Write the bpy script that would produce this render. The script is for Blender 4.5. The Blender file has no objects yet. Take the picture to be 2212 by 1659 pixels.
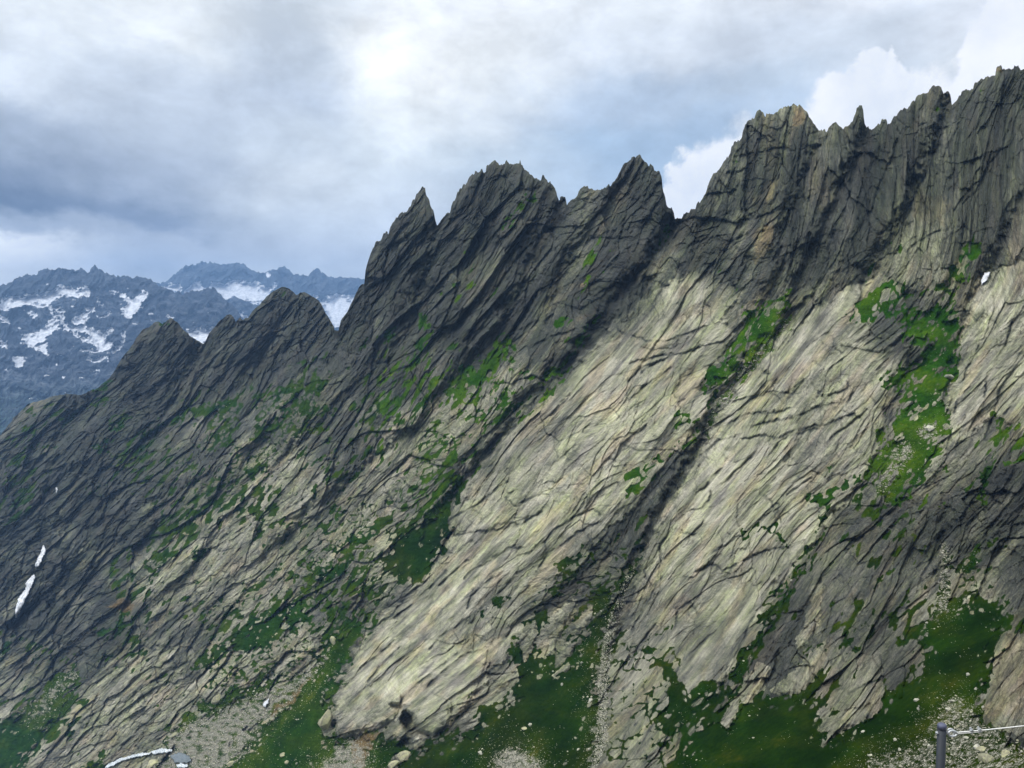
import bpy, bmesh, math, random
import numpy as np
from mathutils import Vector
random.seed(7); RNG = np.random.default_rng(11)
F = 804.0; CX, CY, HY = 512.0, 384.0, 330.0          # lens in photo pixels (1024 wide), eye level row
PITCH = math.atan((CY - HY) / F)
cp, sp = math.cos(PITCH), math.sin(PITCH)
f4 = np.float32
scene = bpy.context.scene
COL = scene.collection

def world(u, v, Z):
    """point at depth Z (metres along the lens axis) on the sight line of photo pixel u, v"""
    x = (u - CX) / F * Z; y = -(v - CY) / F * Z
    return x, Z * cp + y * sp, -Z * sp + y * cp

def tag(o, label=None, cat=None, group=None, kind=None):
    if label: o['label'] = label
    if cat: o['category'] = cat
    if group: o['group'] = group
    if kind: o['kind'] = kind
    return o

# ---- coordinates read off enlarged views of the photograph
def vw(ox, oy, s): return lambda pts: [(ox + x / s, oy + y / s) for x, y in pts]
c1 = vw(0, 219.6, 6.41); c2 = vw(313.7, 125.5, 5.876); c3 = vw(627.5, 47.06, 5.565)
c4 = vw(0, 470.6, 5.578); c5 = vw(313.7, 470.6, 5.578); c6 = vw(627.5, 470.6, 5.578)
c7 = vw(847.1, 658.8, 12.5); c8 = vw(627.5, 313.7, 5.578); cf = vw(0, 0, 2.1602)

# ---- noise toolkit
def h2(ix, iy, seed):
    n = (ix.astype(np.uint32) * np.uint32(374761393) + iy.astype(np.uint32) * np.uint32(668265263) + np.uint32((seed * 974634777 + 12345) & 0xffffffff))
    n = (n ^ (n >> np.uint32(13))) * np.uint32(1274126177)
    n = (n ^ (n >> np.uint32(16))) * np.uint32(2246822519)
    return n ^ (n >> np.uint32(15))
_a = np.arange(256) * (2 * math.pi / 256)
GX, GY = np.cos(_a).astype(f4), np.sin(_a).astype(f4)
def noise(x, y, seed=0):
    xi = np.floor(x); yi = np.floor(y); fx = (x - xi).astype(f4); fy = (y - yi).astype(f4)
    xi = xi.astype(np.int64); yi = yi.astype(np.int64)
    def g(a, b):
        k = (h2(xi + a, yi + b, seed) & np.uint32(255)).astype(np.int32)
        return GX[k] * (fx - a) + GY[k] * (fy - b)
    sx = fx * fx * fx * (fx * (fx * 6 - 15) + 10); sy = fy * fy * fy * (fy * (fy * 6 - 15) + 10)
    a = g(0, 0); a += sx * (g(1, 0) - a); b = g(0, 1); b += sx * (g(1, 1) - b)
    return (a + sy * (b - a)) * f4(1.5)
def fbm(x, y, seed=0, o=4, g=0.5, l=2.03):
    r = 0; a = 1.0
    for i in range(o):
        r = r + a * noise(x, y, seed + i * 17); x = x * l + 3.7; y = y * l - 1.9; a *= g
    return r
def ridged(x, y, seed=0, o=4, g=0.5):
    r = 0; a = 1.0
    for i in range(o):
        r = r + a * (1 - 2 * np.abs(noise(x, y, seed + i * 17))); x = x * 2.03 + 3.7; y = y * 2.03 - 1.9; a *= g
    return r
def voro(x, y, seed=0):
    """F1, F2, two random numbers of the nearest cell and the offset to its centre"""
    xi = np.floor(x).astype(np.int64); yi = np.floor(y).astype(np.int64)
    F1 = np.full(x.shape, 9, f4); F2 = np.full(x.shape, 9, f4)
    R = np.zeros(x.shape, np.uint32); DX = np.zeros(x.shape, f4); DY = np.zeros(x.shape, f4)
    for a in (-1, 0, 1):
        for b in (-1, 0, 1):
            h = h2(xi + a, yi + b, seed)
            px = (xi + a + (h & np.uint32(1023)).astype(f4) / 1023 - x).astype(f4)
            py = (yi + b + ((h >> np.uint32(10)) & np.uint32(1023)).astype(f4) / 1023 - y).astype(f4)
            d = np.sqrt(px * px + py * py)
            m = d < F1
            F2 = np.where(m, F1, np.minimum(F2, d)); F1 = np.where(m, d, F1)
            R = np.where(m, h, R); DX = np.where(m, -px, DX); DY = np.where(m, -py, DY)
    r = (R >> np.uint32(12)).astype(np.uint32)
    r1 = (r & np.uint32(1023)).astype(f4) / 1023; r2 = ((r >> np.uint32(10)) & np.uint32(1023)).astype(f4) / 1023
    return F1, F2, r1, r2, DX, DY
def sstep(a, b, x):
    t = np.clip((x - a) / (b - a), 0, 1); return t * t * (3 - 2 * t)

def rbf(pts, vals, lin=True):
    P = np.array(pts, float) / 400.0; n = len(P); v = np.array(vals, float)
    def k(d): return d
    D = np.sqrt(((P[:, None] - P[None]) ** 2).sum(-1) + 0.02)
    A = np.zeros((n + 3, n + 3)); A[:n, :n] = k(D); A[:n, n] = 1; A[:n, n + 1:] = P
    A[n, :n] = 1; A[n + 1:, :n] = P.T
    w = np.linalg.solve(A, np.r_[v, 0, 0, 0])
    def f(u, vv):
        U = u / 400.0; V = vv / 400.0
        r = w[n] + w[n + 1] * U + w[n + 2] * V
        for i in range(n): r = r + w[i] * k(np.sqrt((U - P[i, 0]) ** 2 + (V - P[i, 1]) ** 2 + 0.02))
        return r
    return f

# ---- image of traced regions (signed distance, + inside), one sample per photo pixel
U0, V0, GW, GH = -170, -20, 1370, 960
gu, gv = np.meshgrid(np.arange(U0, U0 + GW, dtype=f4), np.arange(V0, V0 + GH, dtype=f4))
def sd_poly(poly, margin=40):
    p = np.array(poly, float); out = np.full(gu.shape, -margin, f4)
    a0 = max(0, int(p[:, 0].min() - margin) - U0); a1 = min(GW, int(p[:, 0].max() + margin) - U0 + 1)
    b0 = max(0, int(p[:, 1].min() - margin) - V0); b1 = min(GH, int(p[:, 1].max() + margin) - V0 + 1)
    if a1 <= a0 or b1 <= b0: return out
    X = gu[b0:b1, a0:a1]; Y = gv[b0:b1, a0:a1]
    d2 = np.full(X.shape, 1e9); ins = np.zeros(X.shape, bool)
    n = len(p)
    for i in range(n):
        x0, y0 = p[i]; x1, y1 = p[(i + 1) % n]
        ex, ey = x1 - x0, y1 - y0; L = ex * ex + ey * ey + 1e-9
        t = np.clip(((X - x0) * ex + (Y - y0) * ey) / L, 0, 1)
        d2 = np.minimum(d2, (X - x0 - t * ex) ** 2 + (Y - y0 - t * ey) ** 2)
        if y0 != y1:
            c = ((y0 <= Y) & (Y < y1)) | ((y1 <= Y) & (Y < y0))
            ins ^= c & (X < x0 + (Y - y0) / (y1 - y0) * ex)
    s = np.sqrt(d2) * np.where(ins, 1, -1)
    out[b0:b1, a0:a1] = np.clip(s, -margin, 1e9)
    return out
def sd_line(pts, margin=60):
    p = np.array(pts, float); out = np.full(gu.shape, margin, f4)
    a0 = max(0, int(p[:, 0].min() - margin) - U0); a1 = min(GW, int(p[:, 0].max() + margin) - U0 + 1)
    b0 = max(0, int(p[:, 1].min() - margin) - V0); b1 = min(GH, int(p[:, 1].max() + margin) - V0 + 1)
    X = gu[b0:b1, a0:a1]; Y = gv[b0:b1, a0:a1]; d2 = np.full(X.shape, float(margin ** 2)); sg_ = np.ones(X.shape)
    for (x0, y0), (x1, y1) in zip(p[:-1], p[1:]):
        ex, ey = x1 - x0, y1 - y0; L = ex * ex + ey * ey + 1e-9
        if ey > 0: cr = (X - x0) * ey - (Y - y0) * ex      # positive on the right-hand, lower side
        else: cr = -((X - x0) * ey - (Y - y0) * ex)
        t = np.clip(((X - x0) * ex + (Y - y0) * ey) / L, 0, 1)
        q = (X - x0 - t * ex) ** 2 + (Y - y0 - t * ey) ** 2
        sg_ = np.where(q < d2, np.where(cr >= 0, 1, -1), sg_); d2 = np.minimum(d2, q)
    out[b0:b1, a0:a1] = np.sqrt(d2); return (out, sg_, (a0, a1, b0, b1))
def samp(G, u, v):
    x = np.clip(u - U0, 0, GW - 1.001); y = np.clip(v - V0, 0, GH - 1.001)
    xi = x.astype(np.int32); yi = y.astype(np.int32); fx = x - xi; fy = y - yi
    return (G[yi, xi] * (1 - fx) + G[yi, xi + 1] * fx) * (1 - fy) + (G[yi + 1, xi] * (1 - fx) + G[yi + 1, xi + 1] * fx) * fy
def union(polys, margin=40):
    r = None
    for p in polys:
        s = sd_poly(p, margin); r = s if r is None else np.maximum(r, s)
    return r

def mesh_from(name, V, faces_mask=None, shape=None, attrs=None, mat=None, smooth=True, quads=None):
    """V: (rows, cols, 3) grid; faces_mask picks the quads; returns an object"""
    if quads is None:
        R, C = shape
        idx = np.arange(R * C).reshape(R, C)
        q = np.stack([idx[:-1, :-1], idx[:-1, 1:], idx[1:, 1:], idx[1:, :-1]], -1).reshape(-1, 4)
        if faces_mask is not None: q = q[faces_mask.reshape(-1)]
    else: q = quads
    V = V.reshape(-1, 3)
    used = np.zeros(len(V), bool); used[q.reshape(-1)] = True
    remap = np.cumsum(used) - 1; q = remap[q]; Vn = V[used].astype(f4)
    me = bpy.data.meshes.new(name)
    me.vertices.add(len(Vn)); me.vertices.foreach_set('co', Vn.reshape(-1))
    me.loops.add(q.size); me.loops.foreach_set('vertex_index', q.reshape(-1).astype(np.int32))
    me.polygons.add(len(q)); me.polygons.foreach_set('loop_start', (np.arange(len(q)) * 4).astype(np.int32))
    me.update(calc_edges=True); me.validate()
    if smooth: me.polygons.foreach_set('use_smooth', np.ones(len(me.polygons), bool))
    for k, a in (attrs or {}).items():
        at = me.attributes.new(k, 'FLOAT', 'POINT'); at.data.foreach_set('value', a.reshape(-1)[used].astype(f4))
    if mat: me.materials.append(mat)
    o = bpy.data.objects.new(name, me); COL.objects.link(o); return o

# ---- node helpers
def new_mat(name):
    m = bpy.data.materials.new(name); m.use_nodes = True; nt = m.node_tree
    for n in list(nt.nodes): nt.nodes.remove(n)
    return m, nt
class NT:
    def __init__(s, nt): s.nt = nt
    def n(s, t, **k):
        nd = s.nt.nodes.new(t)
        for a, b in k.items(): setattr(nd, a, b)
        return nd
    def l(s, a, b): s.nt.links.new(a, b)
    def put(s, sock, v):
        if isinstance(v, bpy.types.NodeSocket): s.l(v, sock)
        elif isinstance(v, (tuple, list)) and len(v) == 3 and sock.type == 'RGBA': sock.default_value = (*v, 1)
        else: sock.default_value = v
    def m(s, op, a, b=0.0, c=0.0, clamp=False):
        nd = s.n('ShaderNodeMath', operation=op, use_clamp=clamp); s.put(nd.inputs[0], a); s.put(nd.inputs[1], b)
        if op in ('MULTIPLY_ADD', 'COMPARE', 'SMOOTH_MIN'): s.put(nd.inputs[2], c)
        return nd.outputs[0]
    def mix(s, f, a, b, mode='MIX'):
        nd = s.n('ShaderNodeMix', data_type='RGBA', blend_type=mode); s.put(nd.inputs[0], f); s.put(nd.inputs[6], a); s.put(nd.inputs[7], b); return nd.outputs[2]
    def attr(s, name): return s.n('ShaderNodeAttribute', attribute_name=name).outputs['Fac']
    def noise(s, vec, scale, detail=4, rough=0.55, dist=0.0):
        nd = s.n('ShaderNodeTexNoise'); s.put(nd.inputs['Vector'], vec); nd.inputs['Scale'].default_value = scale
        nd.inputs['Detail'].default_value = detail; nd.inputs['Roughness'].default_value = rough; nd.inputs['Distortion'].default_value = dist; return nd.outputs['Fac']
    def rng(s, x, a, b, c=0.0, d=1.0, smooth=False):
        nd = s.n('ShaderNodeMapRange'); nd.interpolation_type = 'SMOOTHSTEP' if smooth else 'LINEAR'
        s.put(nd.inputs[0], x); s.put(nd.inputs[1], a); s.put(nd.inputs[2], b); s.put(nd.inputs[3], c); s.put(nd.inputs[4], d); return nd.outputs[0]
    def ramp(s, x, stops, interp='LINEAR'):
        nd = s.n('ShaderNodeValToRGB'); s.put(nd.inputs[0], x); cr = nd.color_ramp; cr.interpolation = interp
        while len(cr.elements) > 1: cr.elements.remove(cr.elements[-1])
        cr.elements[0].position = stops[0][0]; cr.elements[0].color = (*stops[0][1], 1)
        for p, c in stops[1:]:
            e = cr.elements.new(p); e.color = (*c, 1)
        return nd.outputs['Color']
    def pbr(s, col, rough=0.9, spec=0.25, normal=None, metal=0.0):
        b = s.n('ShaderNodeBsdfPrincipled'); s.put(b.inputs['Base Color'], col); s.put(b.inputs['Roughness'], rough)
        b.inputs['Specular IOR Level'].default_value = spec; b.inputs['Metallic'].default_value = metal
        if normal: s.l(normal, b.inputs['Normal'])
        o = s.n('ShaderNodeOutputMaterial'); s.l(b.outputs[0], o.inputs['Surface']); return b
    def bump(s, h, dist, strength=1.0, prev=None):
        nd = s.n('ShaderNodeBump'); nd.inputs['Distance'].default_value = dist; s.put(nd.inputs['Strength'], strength)
        s.put(nd.inputs['Height'], h)
        if prev: s.l(prev, nd.inputs['Normal'])
        return nd.outputs[0]
def srgb(r, g, b):
    f = lambda c: (c / 255 / 12.92) if c <= 10 else ((c / 255 + 0.055) / 1.055) ** 2.4
    return (f(r), f(g), f(b))
# ================= traced outlines =================
SKY_LEFT = c1([(-1000,1900),(-600,1700),(-300,1560),(-100,1450),(0,1385),(40,1340),(95,1265),(150,1215),(190,1180),(260,1165),(330,1140),(400,1125),(470,1122),(520,1125),(560,1110),(620,1090),(700,1020),(740,960),(790,880),(830,830),(860,790),(890,740),(915,708),(950,695),(985,665),(1010,660),(1040,668),(1065,660),(1080,640),(1095,632),(1115,645),(1140,670),(1165,700),(1200,735),(1240,765),(1275,785),(1303,805),(1325,770),(1340,730),(1380,690),(1410,650),(1450,625),(1470,612),(1495,625),(1510,655),(1525,645),(1540,632),(1555,645),(1590,630),(1620,590),(1650,560),(1690,520),(1730,480),(1780,447),(1825,432),(1860,450),(1895,480),(1905,490),(1925,470),(1945,465),(1975,480),(2010,500),(2040,520),(2060,550),(2075,580),(2100,620),(2125,660),(2140,690),(2145,712)])
SKY_MAIN = c2([(145,1210),(160,1150),(200,1090),(240,1010),(270,950),(298,930),(303,860),(330,780),(350,730),(365,695),(390,690),(410,652),(440,640),(450,600),(480,560),(500,545),(530,525),(560,490),(580,450),(598,430),(602,410),(615,400),(635,378),(655,374),(657,400),(659,420),(670,440),(690,480),(700,500),(715,560),(726,600),(740,590),(765,545),(800,510),(815,470),(835,430),(845,410),(870,380),(900,340),(920,310),(945,295),(950,272),(975,285),(985,280),(1005,285),(1011,280),(1015,240),(1045,222),(1070,213),(1095,235),(1115,225),(1120,240),(1140,220),(1150,235),(1165,225),(1213,222),(1220,250),(1240,280),(1270,290),(1290,300),(1305,315),(1320,325),(1350,312),(1365,330),(1380,355),(1395,352),(1415,385),(1425,410),(1440,440),(1455,430),(1470,425),(1482,440),(1487,475),(1500,465),(1525,440),(1545,425),(1560,390),(1590,360),(1611,355),(1615,392),(1640,393),(1660,400),(1690,375),(1735,355),(1740,370),(1755,345),(1790,300),(1810,260),(1835,225),(1865,200),(1875,205),(1900,185),(1915,185),(1935,210),(1960,230),(1970,245),(1990,255),(2030,280),(2045,320),(2050,380),(2065,420),(2075,475),(2095,488),(2115,520),(2122,560)])
SKY_RIGHT = c3([(265,970),(290,965),(330,930),(400,880),(430,820),(455,760),(480,710),(530,670),(550,640),(573,590),(578,560),(600,540),(635,510),(640,480),(660,440),(690,410),(705,400),(715,365),(725,348),(740,355),(765,385),(790,390),(830,370),(855,345),(880,340),(900,350),(907,335),(935,327),(965,332),(985,365),(1005,395),(1025,415),(1050,455),(1065,470),(1080,468),(1085,480),(1105,480),(1130,445),(1160,428),(1180,445),(1205,458),(1230,440),(1255,415),(1270,390),(1275,360),(1290,340),(1305,340),(1312,360),(1315,400),(1318,430),(1330,465),(1350,470),(1385,450),(1395,437),(1405,445),(1413,415),(1430,405),(1443,410),(1446,435),(1465,430),(1480,405),(1520,365),(1560,345),(1600,300),(1620,275),(1645,265),(1680,245),(1705,225),(1725,222),(1745,222),(1760,265),(1785,265),(1800,290),(1805,330),(1830,300),(1870,255),(1890,245),(1922,235),(1930,205),(1975,190),(2010,180),(2046,165),(2052,120),(2080,110),(2085,145),(2115,135),(2150,125),(2190,128),(2207,125),(2350,60),(2500,20),(2650,-60),(3100,-180)])
SKYLINE = SKY_LEFT + SKY_MAIN + SKY_RIGHT
RANGE_NEAR = c1([(-1200,520),(-600,470),(-200,440),(0,430),(20,418),(50,415),(100,380),(150,370),(175,355),(240,355),(250,335),(285,320),(330,322),(370,320),(400,318),(440,322),(470,335),(500,330),(535,322),(560,340),(572,345),(585,315),(605,303),(640,325),(700,355),(750,370),(800,362),(840,378),(890,370),(950,385),(1000,410),(1010,430),(1060,440),(1100,460),(1170,480),(1230,465),(1280,458),(1330,450),(1365,445),(1400,470),(1440,510),(1480,545),(1520,590),(1560,640),(1620,690),(1800,760),(2400,900),(3200,1000)])
RANGE_MID = c1([(-1200,560),(900,540),(1300,520),(1440,525),(1475,505),(1500,500),(1560,520),(1600,540),(1660,550),(1700,575),(1760,600),(1850,640),(1960,650),(2100,660),(2160,700),(2300,720),(3400,800)])
RANGE_FAR = c1([(-1200,480),(0,470),(800,440),(950,395),(1030,412),(1060,405),(1100,370),(1150,330),(1180,310),(1240,300),(1270,285),(1298,268),(1325,285),(1345,278),(1400,290),(1470,285),(1540,285),(1570,295),(1600,325),(1650,340),(1680,345),(1720,330),(1765,325),(1800,305),(1825,302),(1850,330),(1880,350),(1920,362),(1970,365),(2010,330),(2035,320),(2060,340),(2095,370),(2140,380),(2212,372),(2330,385),(2600,420),(3400,480)])
SNOW_NEAR = [c1(p) for p in [
 [(0,545),(30,495),(90,500),(150,488),(210,480),(280,495),(300,470),(360,450),(380,420),(420,420),(470,440),(560,440),(590,470),(580,500),(540,490),(480,500),(400,495),(350,515),(330,545),(330,600),(360,640),(365,680),(330,720),(290,760),(250,800),(200,815),(150,800),(140,760),(150,738),(230,730),(290,690),(320,640),(330,590),(300,550),(240,560),(180,540),(120,560),(60,575),(0,570)],
 [(360,560),(380,560),(400,610),(400,650),(450,680),(560,690),(620,705),(660,740),(690,790),(740,790),(710,830),(640,855),(540,840),(520,830),(620,830),(590,790),(500,760),(480,740),(580,770),(540,720),(440,705),(390,670),(360,610)],
 [(465,630),(520,620),(550,575),(600,570),(605,590),(560,620),(540,665),(490,670),(465,650)],
 [(760,470),(790,465),(810,500),(870,490),(920,462),(940,490),(880,560),(860,600),(830,632),(790,610),(760,590),(800,570),(810,520),(770,490)],
 [(290,790),(300,800),(280,840),(300,862),(260,850),(230,830)],[(560,885),(640,890),(690,890),(690,900),(640,912),(570,900)],
 [(80,885),(150,885),(155,930),(130,955),(110,920)],[(10,620),(60,635),(65,675),(40,670),(10,640)],[(0,780),(40,785),(35,818),(0,818)],
 [(795,690),(810,690),(800,760),(815,790),(780,820),(740,860),(730,845),(790,800),(790,760),(780,740)],[(630,620),(680,608),(700,590),(700,610),(660,632),(635,632)],
 [(655,720),(720,700),(715,725),(670,742)],[(625,510),(640,510),(655,540),(635,538)],[(365,925),(378,930),(372,945),(365,940)],[(180,592),(240,600),(235,620),(200,612)],
 [(1070,620),(1080,630),(1070,635)],[(720,462),(745,462),(745,475)],[(905,545),(920,540),(912,575)],
 [(1180,700),(1240,715),(1280,690),(1350,700),(1370,690),(1340,760),(1300,805),(1250,775),(1200,735)],
 [(400,440),(440,455),(430,460)]]]
SNOW_MID = [c1(p) for p in [[(1530,600),(1570,615),(1590,635),(1560,650),(1540,640)]]]
SNOW_FAR = [c1(p) for p in [
 [(1020,430),(1060,435),(1110,415),(1140,405),(1168,420),(1165,460),(1120,465),(1040,450)],
 [(1170,475),(1200,445),(1240,405),(1285,405),(1320,455),(1260,470),(1200,470)],
 [(1358,430),(1400,400),(1450,410),(1480,390),(1560,392),(1660,395),(1690,432),(1740,428),(1772,408),(1760,440),(1700,520),(1670,545),(1600,525),(1500,500),(1465,520),(1410,490),(1380,450)],
 [(1715,350),(1740,352),(1725,370)],[(2010,490),(2025,490),(2030,515),(2010,500)],
 [(2050,520),(2110,490),(2160,482),(2230,492),(2300,480),(2330,520),(2220,620),(2170,700),(2140,700),(2110,650),(2080,590)]]]

# distance (m) control points: photo column, row, metres
DEPTH = [(1180,900,45),(1024,768,72),(1024,600,130),(1024,400,195),(1024,250,235),(1024,70,295),(1180,300,190),(1180,600,100),(1180,20,260),
 (850,900,78),(850,768,105),(850,600,175),(850,400,245),(850,100,345),(740,768,128),(720,500,250),(740,115,390),
 (600,900,130),(600,768,175),(600,640,245),(600,400,330),(640,160,430),(560,520,300),
 (400,900,205),(400,768,275),(400,600,375),(420,400,460),(420,190,560),(500,165,500),
 (200,900,330),(200,768,420),(200,600,540),(200,400,690),(170,325,780),(285,290,720),(300,500,520),
 (0,900,480),(0,768,600),(0,600,760),(0,430,930),(-170,600,950),(-170,900,620),(80,395,860)]

# light-dark of the bare rock (0 dark, 1 palest), full-view coordinates of the photo
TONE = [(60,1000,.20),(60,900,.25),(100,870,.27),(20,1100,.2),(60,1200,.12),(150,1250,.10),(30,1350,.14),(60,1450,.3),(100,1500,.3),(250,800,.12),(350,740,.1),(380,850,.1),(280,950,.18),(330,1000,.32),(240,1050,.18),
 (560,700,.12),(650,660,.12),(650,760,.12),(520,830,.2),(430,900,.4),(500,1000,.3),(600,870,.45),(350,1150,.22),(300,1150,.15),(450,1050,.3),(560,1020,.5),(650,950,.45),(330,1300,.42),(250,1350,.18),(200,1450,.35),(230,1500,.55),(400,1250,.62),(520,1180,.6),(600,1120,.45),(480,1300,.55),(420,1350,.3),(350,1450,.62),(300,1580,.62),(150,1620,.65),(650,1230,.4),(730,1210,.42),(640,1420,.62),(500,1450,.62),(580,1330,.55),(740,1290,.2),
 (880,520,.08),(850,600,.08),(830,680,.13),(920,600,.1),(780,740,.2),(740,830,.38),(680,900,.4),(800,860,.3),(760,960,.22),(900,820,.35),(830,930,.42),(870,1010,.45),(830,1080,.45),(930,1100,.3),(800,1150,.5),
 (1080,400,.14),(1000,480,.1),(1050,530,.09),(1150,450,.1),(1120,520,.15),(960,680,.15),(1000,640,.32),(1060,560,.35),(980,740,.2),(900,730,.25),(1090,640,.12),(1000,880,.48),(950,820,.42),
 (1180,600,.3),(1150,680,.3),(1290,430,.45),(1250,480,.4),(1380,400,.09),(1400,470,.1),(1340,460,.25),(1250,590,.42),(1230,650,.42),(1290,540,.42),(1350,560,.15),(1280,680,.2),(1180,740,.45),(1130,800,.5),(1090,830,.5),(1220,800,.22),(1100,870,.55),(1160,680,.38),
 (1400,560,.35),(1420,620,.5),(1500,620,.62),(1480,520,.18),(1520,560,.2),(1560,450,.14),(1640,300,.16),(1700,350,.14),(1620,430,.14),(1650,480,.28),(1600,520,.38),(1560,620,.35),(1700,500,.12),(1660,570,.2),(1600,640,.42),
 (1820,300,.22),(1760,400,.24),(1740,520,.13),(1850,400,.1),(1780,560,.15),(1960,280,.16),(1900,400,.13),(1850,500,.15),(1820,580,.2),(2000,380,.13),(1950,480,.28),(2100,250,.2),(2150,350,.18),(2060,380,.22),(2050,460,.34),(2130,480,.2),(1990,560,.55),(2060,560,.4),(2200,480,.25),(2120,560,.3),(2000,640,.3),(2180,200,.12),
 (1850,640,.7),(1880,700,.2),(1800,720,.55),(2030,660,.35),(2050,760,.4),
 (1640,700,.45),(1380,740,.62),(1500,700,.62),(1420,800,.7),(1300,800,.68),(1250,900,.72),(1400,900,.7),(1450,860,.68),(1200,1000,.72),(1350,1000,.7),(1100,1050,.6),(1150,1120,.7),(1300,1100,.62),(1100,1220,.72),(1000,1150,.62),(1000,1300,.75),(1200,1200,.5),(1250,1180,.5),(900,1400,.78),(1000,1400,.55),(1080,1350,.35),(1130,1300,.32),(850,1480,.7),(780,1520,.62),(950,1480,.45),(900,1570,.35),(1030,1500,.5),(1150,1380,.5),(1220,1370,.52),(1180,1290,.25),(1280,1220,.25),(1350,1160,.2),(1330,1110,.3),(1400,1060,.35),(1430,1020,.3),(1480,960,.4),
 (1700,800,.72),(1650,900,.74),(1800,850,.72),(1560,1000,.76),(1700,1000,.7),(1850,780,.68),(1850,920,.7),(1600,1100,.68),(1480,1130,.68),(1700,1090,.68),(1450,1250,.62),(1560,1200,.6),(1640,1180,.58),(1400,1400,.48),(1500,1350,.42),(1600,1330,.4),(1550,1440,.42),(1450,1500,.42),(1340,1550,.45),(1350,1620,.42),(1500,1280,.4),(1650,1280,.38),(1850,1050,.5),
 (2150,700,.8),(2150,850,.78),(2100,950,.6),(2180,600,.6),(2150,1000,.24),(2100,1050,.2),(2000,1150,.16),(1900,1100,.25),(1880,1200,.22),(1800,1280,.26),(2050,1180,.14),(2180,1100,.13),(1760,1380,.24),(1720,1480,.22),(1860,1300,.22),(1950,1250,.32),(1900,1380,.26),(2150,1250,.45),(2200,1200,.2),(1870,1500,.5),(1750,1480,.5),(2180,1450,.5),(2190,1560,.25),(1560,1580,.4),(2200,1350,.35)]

GRASS = [c8(p) for p in [
 [(400,430),(430,340),(520,250),(590,160),(650,80),(700,-10),(780,-84),(850,-110),(900,-90),(912,20),(880,90),(800,170),(720,270),(650,330),(560,380),(510,400),(440,440)],
 [(1560,0),(1700,-40),(1780,-20),(1850,20),(1860,100),(1830,220),(1840,320),(1800,400),(1780,500),(1800,620),(1810,700),(1740,760),(1660,850),(1640,960),(1560,1040),(1500,1080),(1410,1080),(1400,1000),(1480,950),(1480,860),(1400,840),(1380,900),(1300,910),(1400,800),(1420,740),(1480,660),(1500,560),(1580,500),(1560,420),(1480,440),(1420,400),(1380,380),(1480,280),(1640,240),(1680,160),(1600,140),(1540,80)],
 [(1000,980),(1090,1020),(1150,960),(1200,900),(1260,905),(1300,900),(1280,960),(1180,1030),(1100,1090),(1000,1060)],
 [(620,1190),(700,1180),(800,1190),(850,1180),(900,1280),(860,1290),(780,1215),(690,1230),(640,1300)],
 [(0,880),(100,850),(160,800),(240,770),(250,740),(290,760),(200,830),(180,900),(120,960),(60,1000),(0,1020)],
 [(240,620),(300,520),(380,560),(330,640),(260,680)],[(310,720),(400,650),(420,660),(360,760)],
 [(840,1310),(880,1270),(910,1290),(860,1330)],[(2010,700),(2060,600),(2150,620),(2100,720),(2050,760)],[(1960,900),(2060,740),(2080,760),(2000,960),(1990,1080),(1960,1060)],
 [(1110,820),(1130,800),(1140,860),(1120,890),(1105,860)]]]
GRASS += [c3(p) for p in [
 [(1430,1290),(1480,1275),(1560,1320),(1580,1400),(1550,1500),(1480,1500),(1400,1540),(1280,1530),(1200,1480),(1230,1440),(1330,1380),(1400,1340)],
 [(1680,1340),(1760,1300),(1820,1240),(1850,1150),(1920,1080),(1990,1090),(1990,1150),(1920,1200),(1880,1280),(1820,1320),(1760,1360),(1720,1370)],
 [(150,1120),(180,1060),(230,980),(268,975),(240,1020),(190,1090)],[(640,1480),(720,1440),(740,1480),(690,1520)],[(560,660),(585,640),(580,670)],
 [(1540,1480),(1640,1500),(1760,1480),(1800,1540),(1700,1659),(1520,1659)]]]
GRASS += [c6(p) for p in [
 [(230,1900),(230,1659),(340,1440),(430,1380),(480,1300),(560,1240),(640,1180),(700,1240),(780,1240),(850,1252),(950,1244),(1030,1170),(1110,1090),(1075,1200),(1070,1370),(1090,1450),(1180,1462),(1240,1440),(1410,1320),(1400,1270),(1440,1220),(1540,1190),(1645,1040),(1620,960),(1540,1000),(1480,980),(1540,920),(1640,850),(1700,760),(1740,730),(1780,710),(1830,715),(1900,660),(1950,610),(1990,720),(2050,728),(2100,700),(2150,740),(2120,880),(2050,980),(2015,1080),(2040,1120),(2000,1250),(1995,1370),(2030,1460),(2110,1480),(2212,1560),(2700,1700),(2700,2200),(200,2200)],
 [(720,780),(880,600),(920,540),(1000,470),(1050,300),(1100,180),(1150,150),(1110,250),(1050,420),(1030,540),(960,600),(900,700),(850,830),(760,960),(700,1080),(640,1180),(560,1180),(620,1030),(720,900)],
 [(110,990),(180,1000),(250,1080),(300,1180),(340,1260),(400,1200),(500,1140),(560,1200),(520,1300),(420,1370),(380,1420),(300,1500),(240,1480),(160,1420),(140,1320),(200,1280),(240,1200),(180,1120),(110,1060)],
 [(1860,500),(1930,430),(2000,370),(1960,470),(1950,600),(1880,640),(1840,600)],[(1180,990),(1240,930),(1250,980),(1200,1020)],[(1050,980),(1120,960),(1000,1060),(960,1080)]]]
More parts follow.
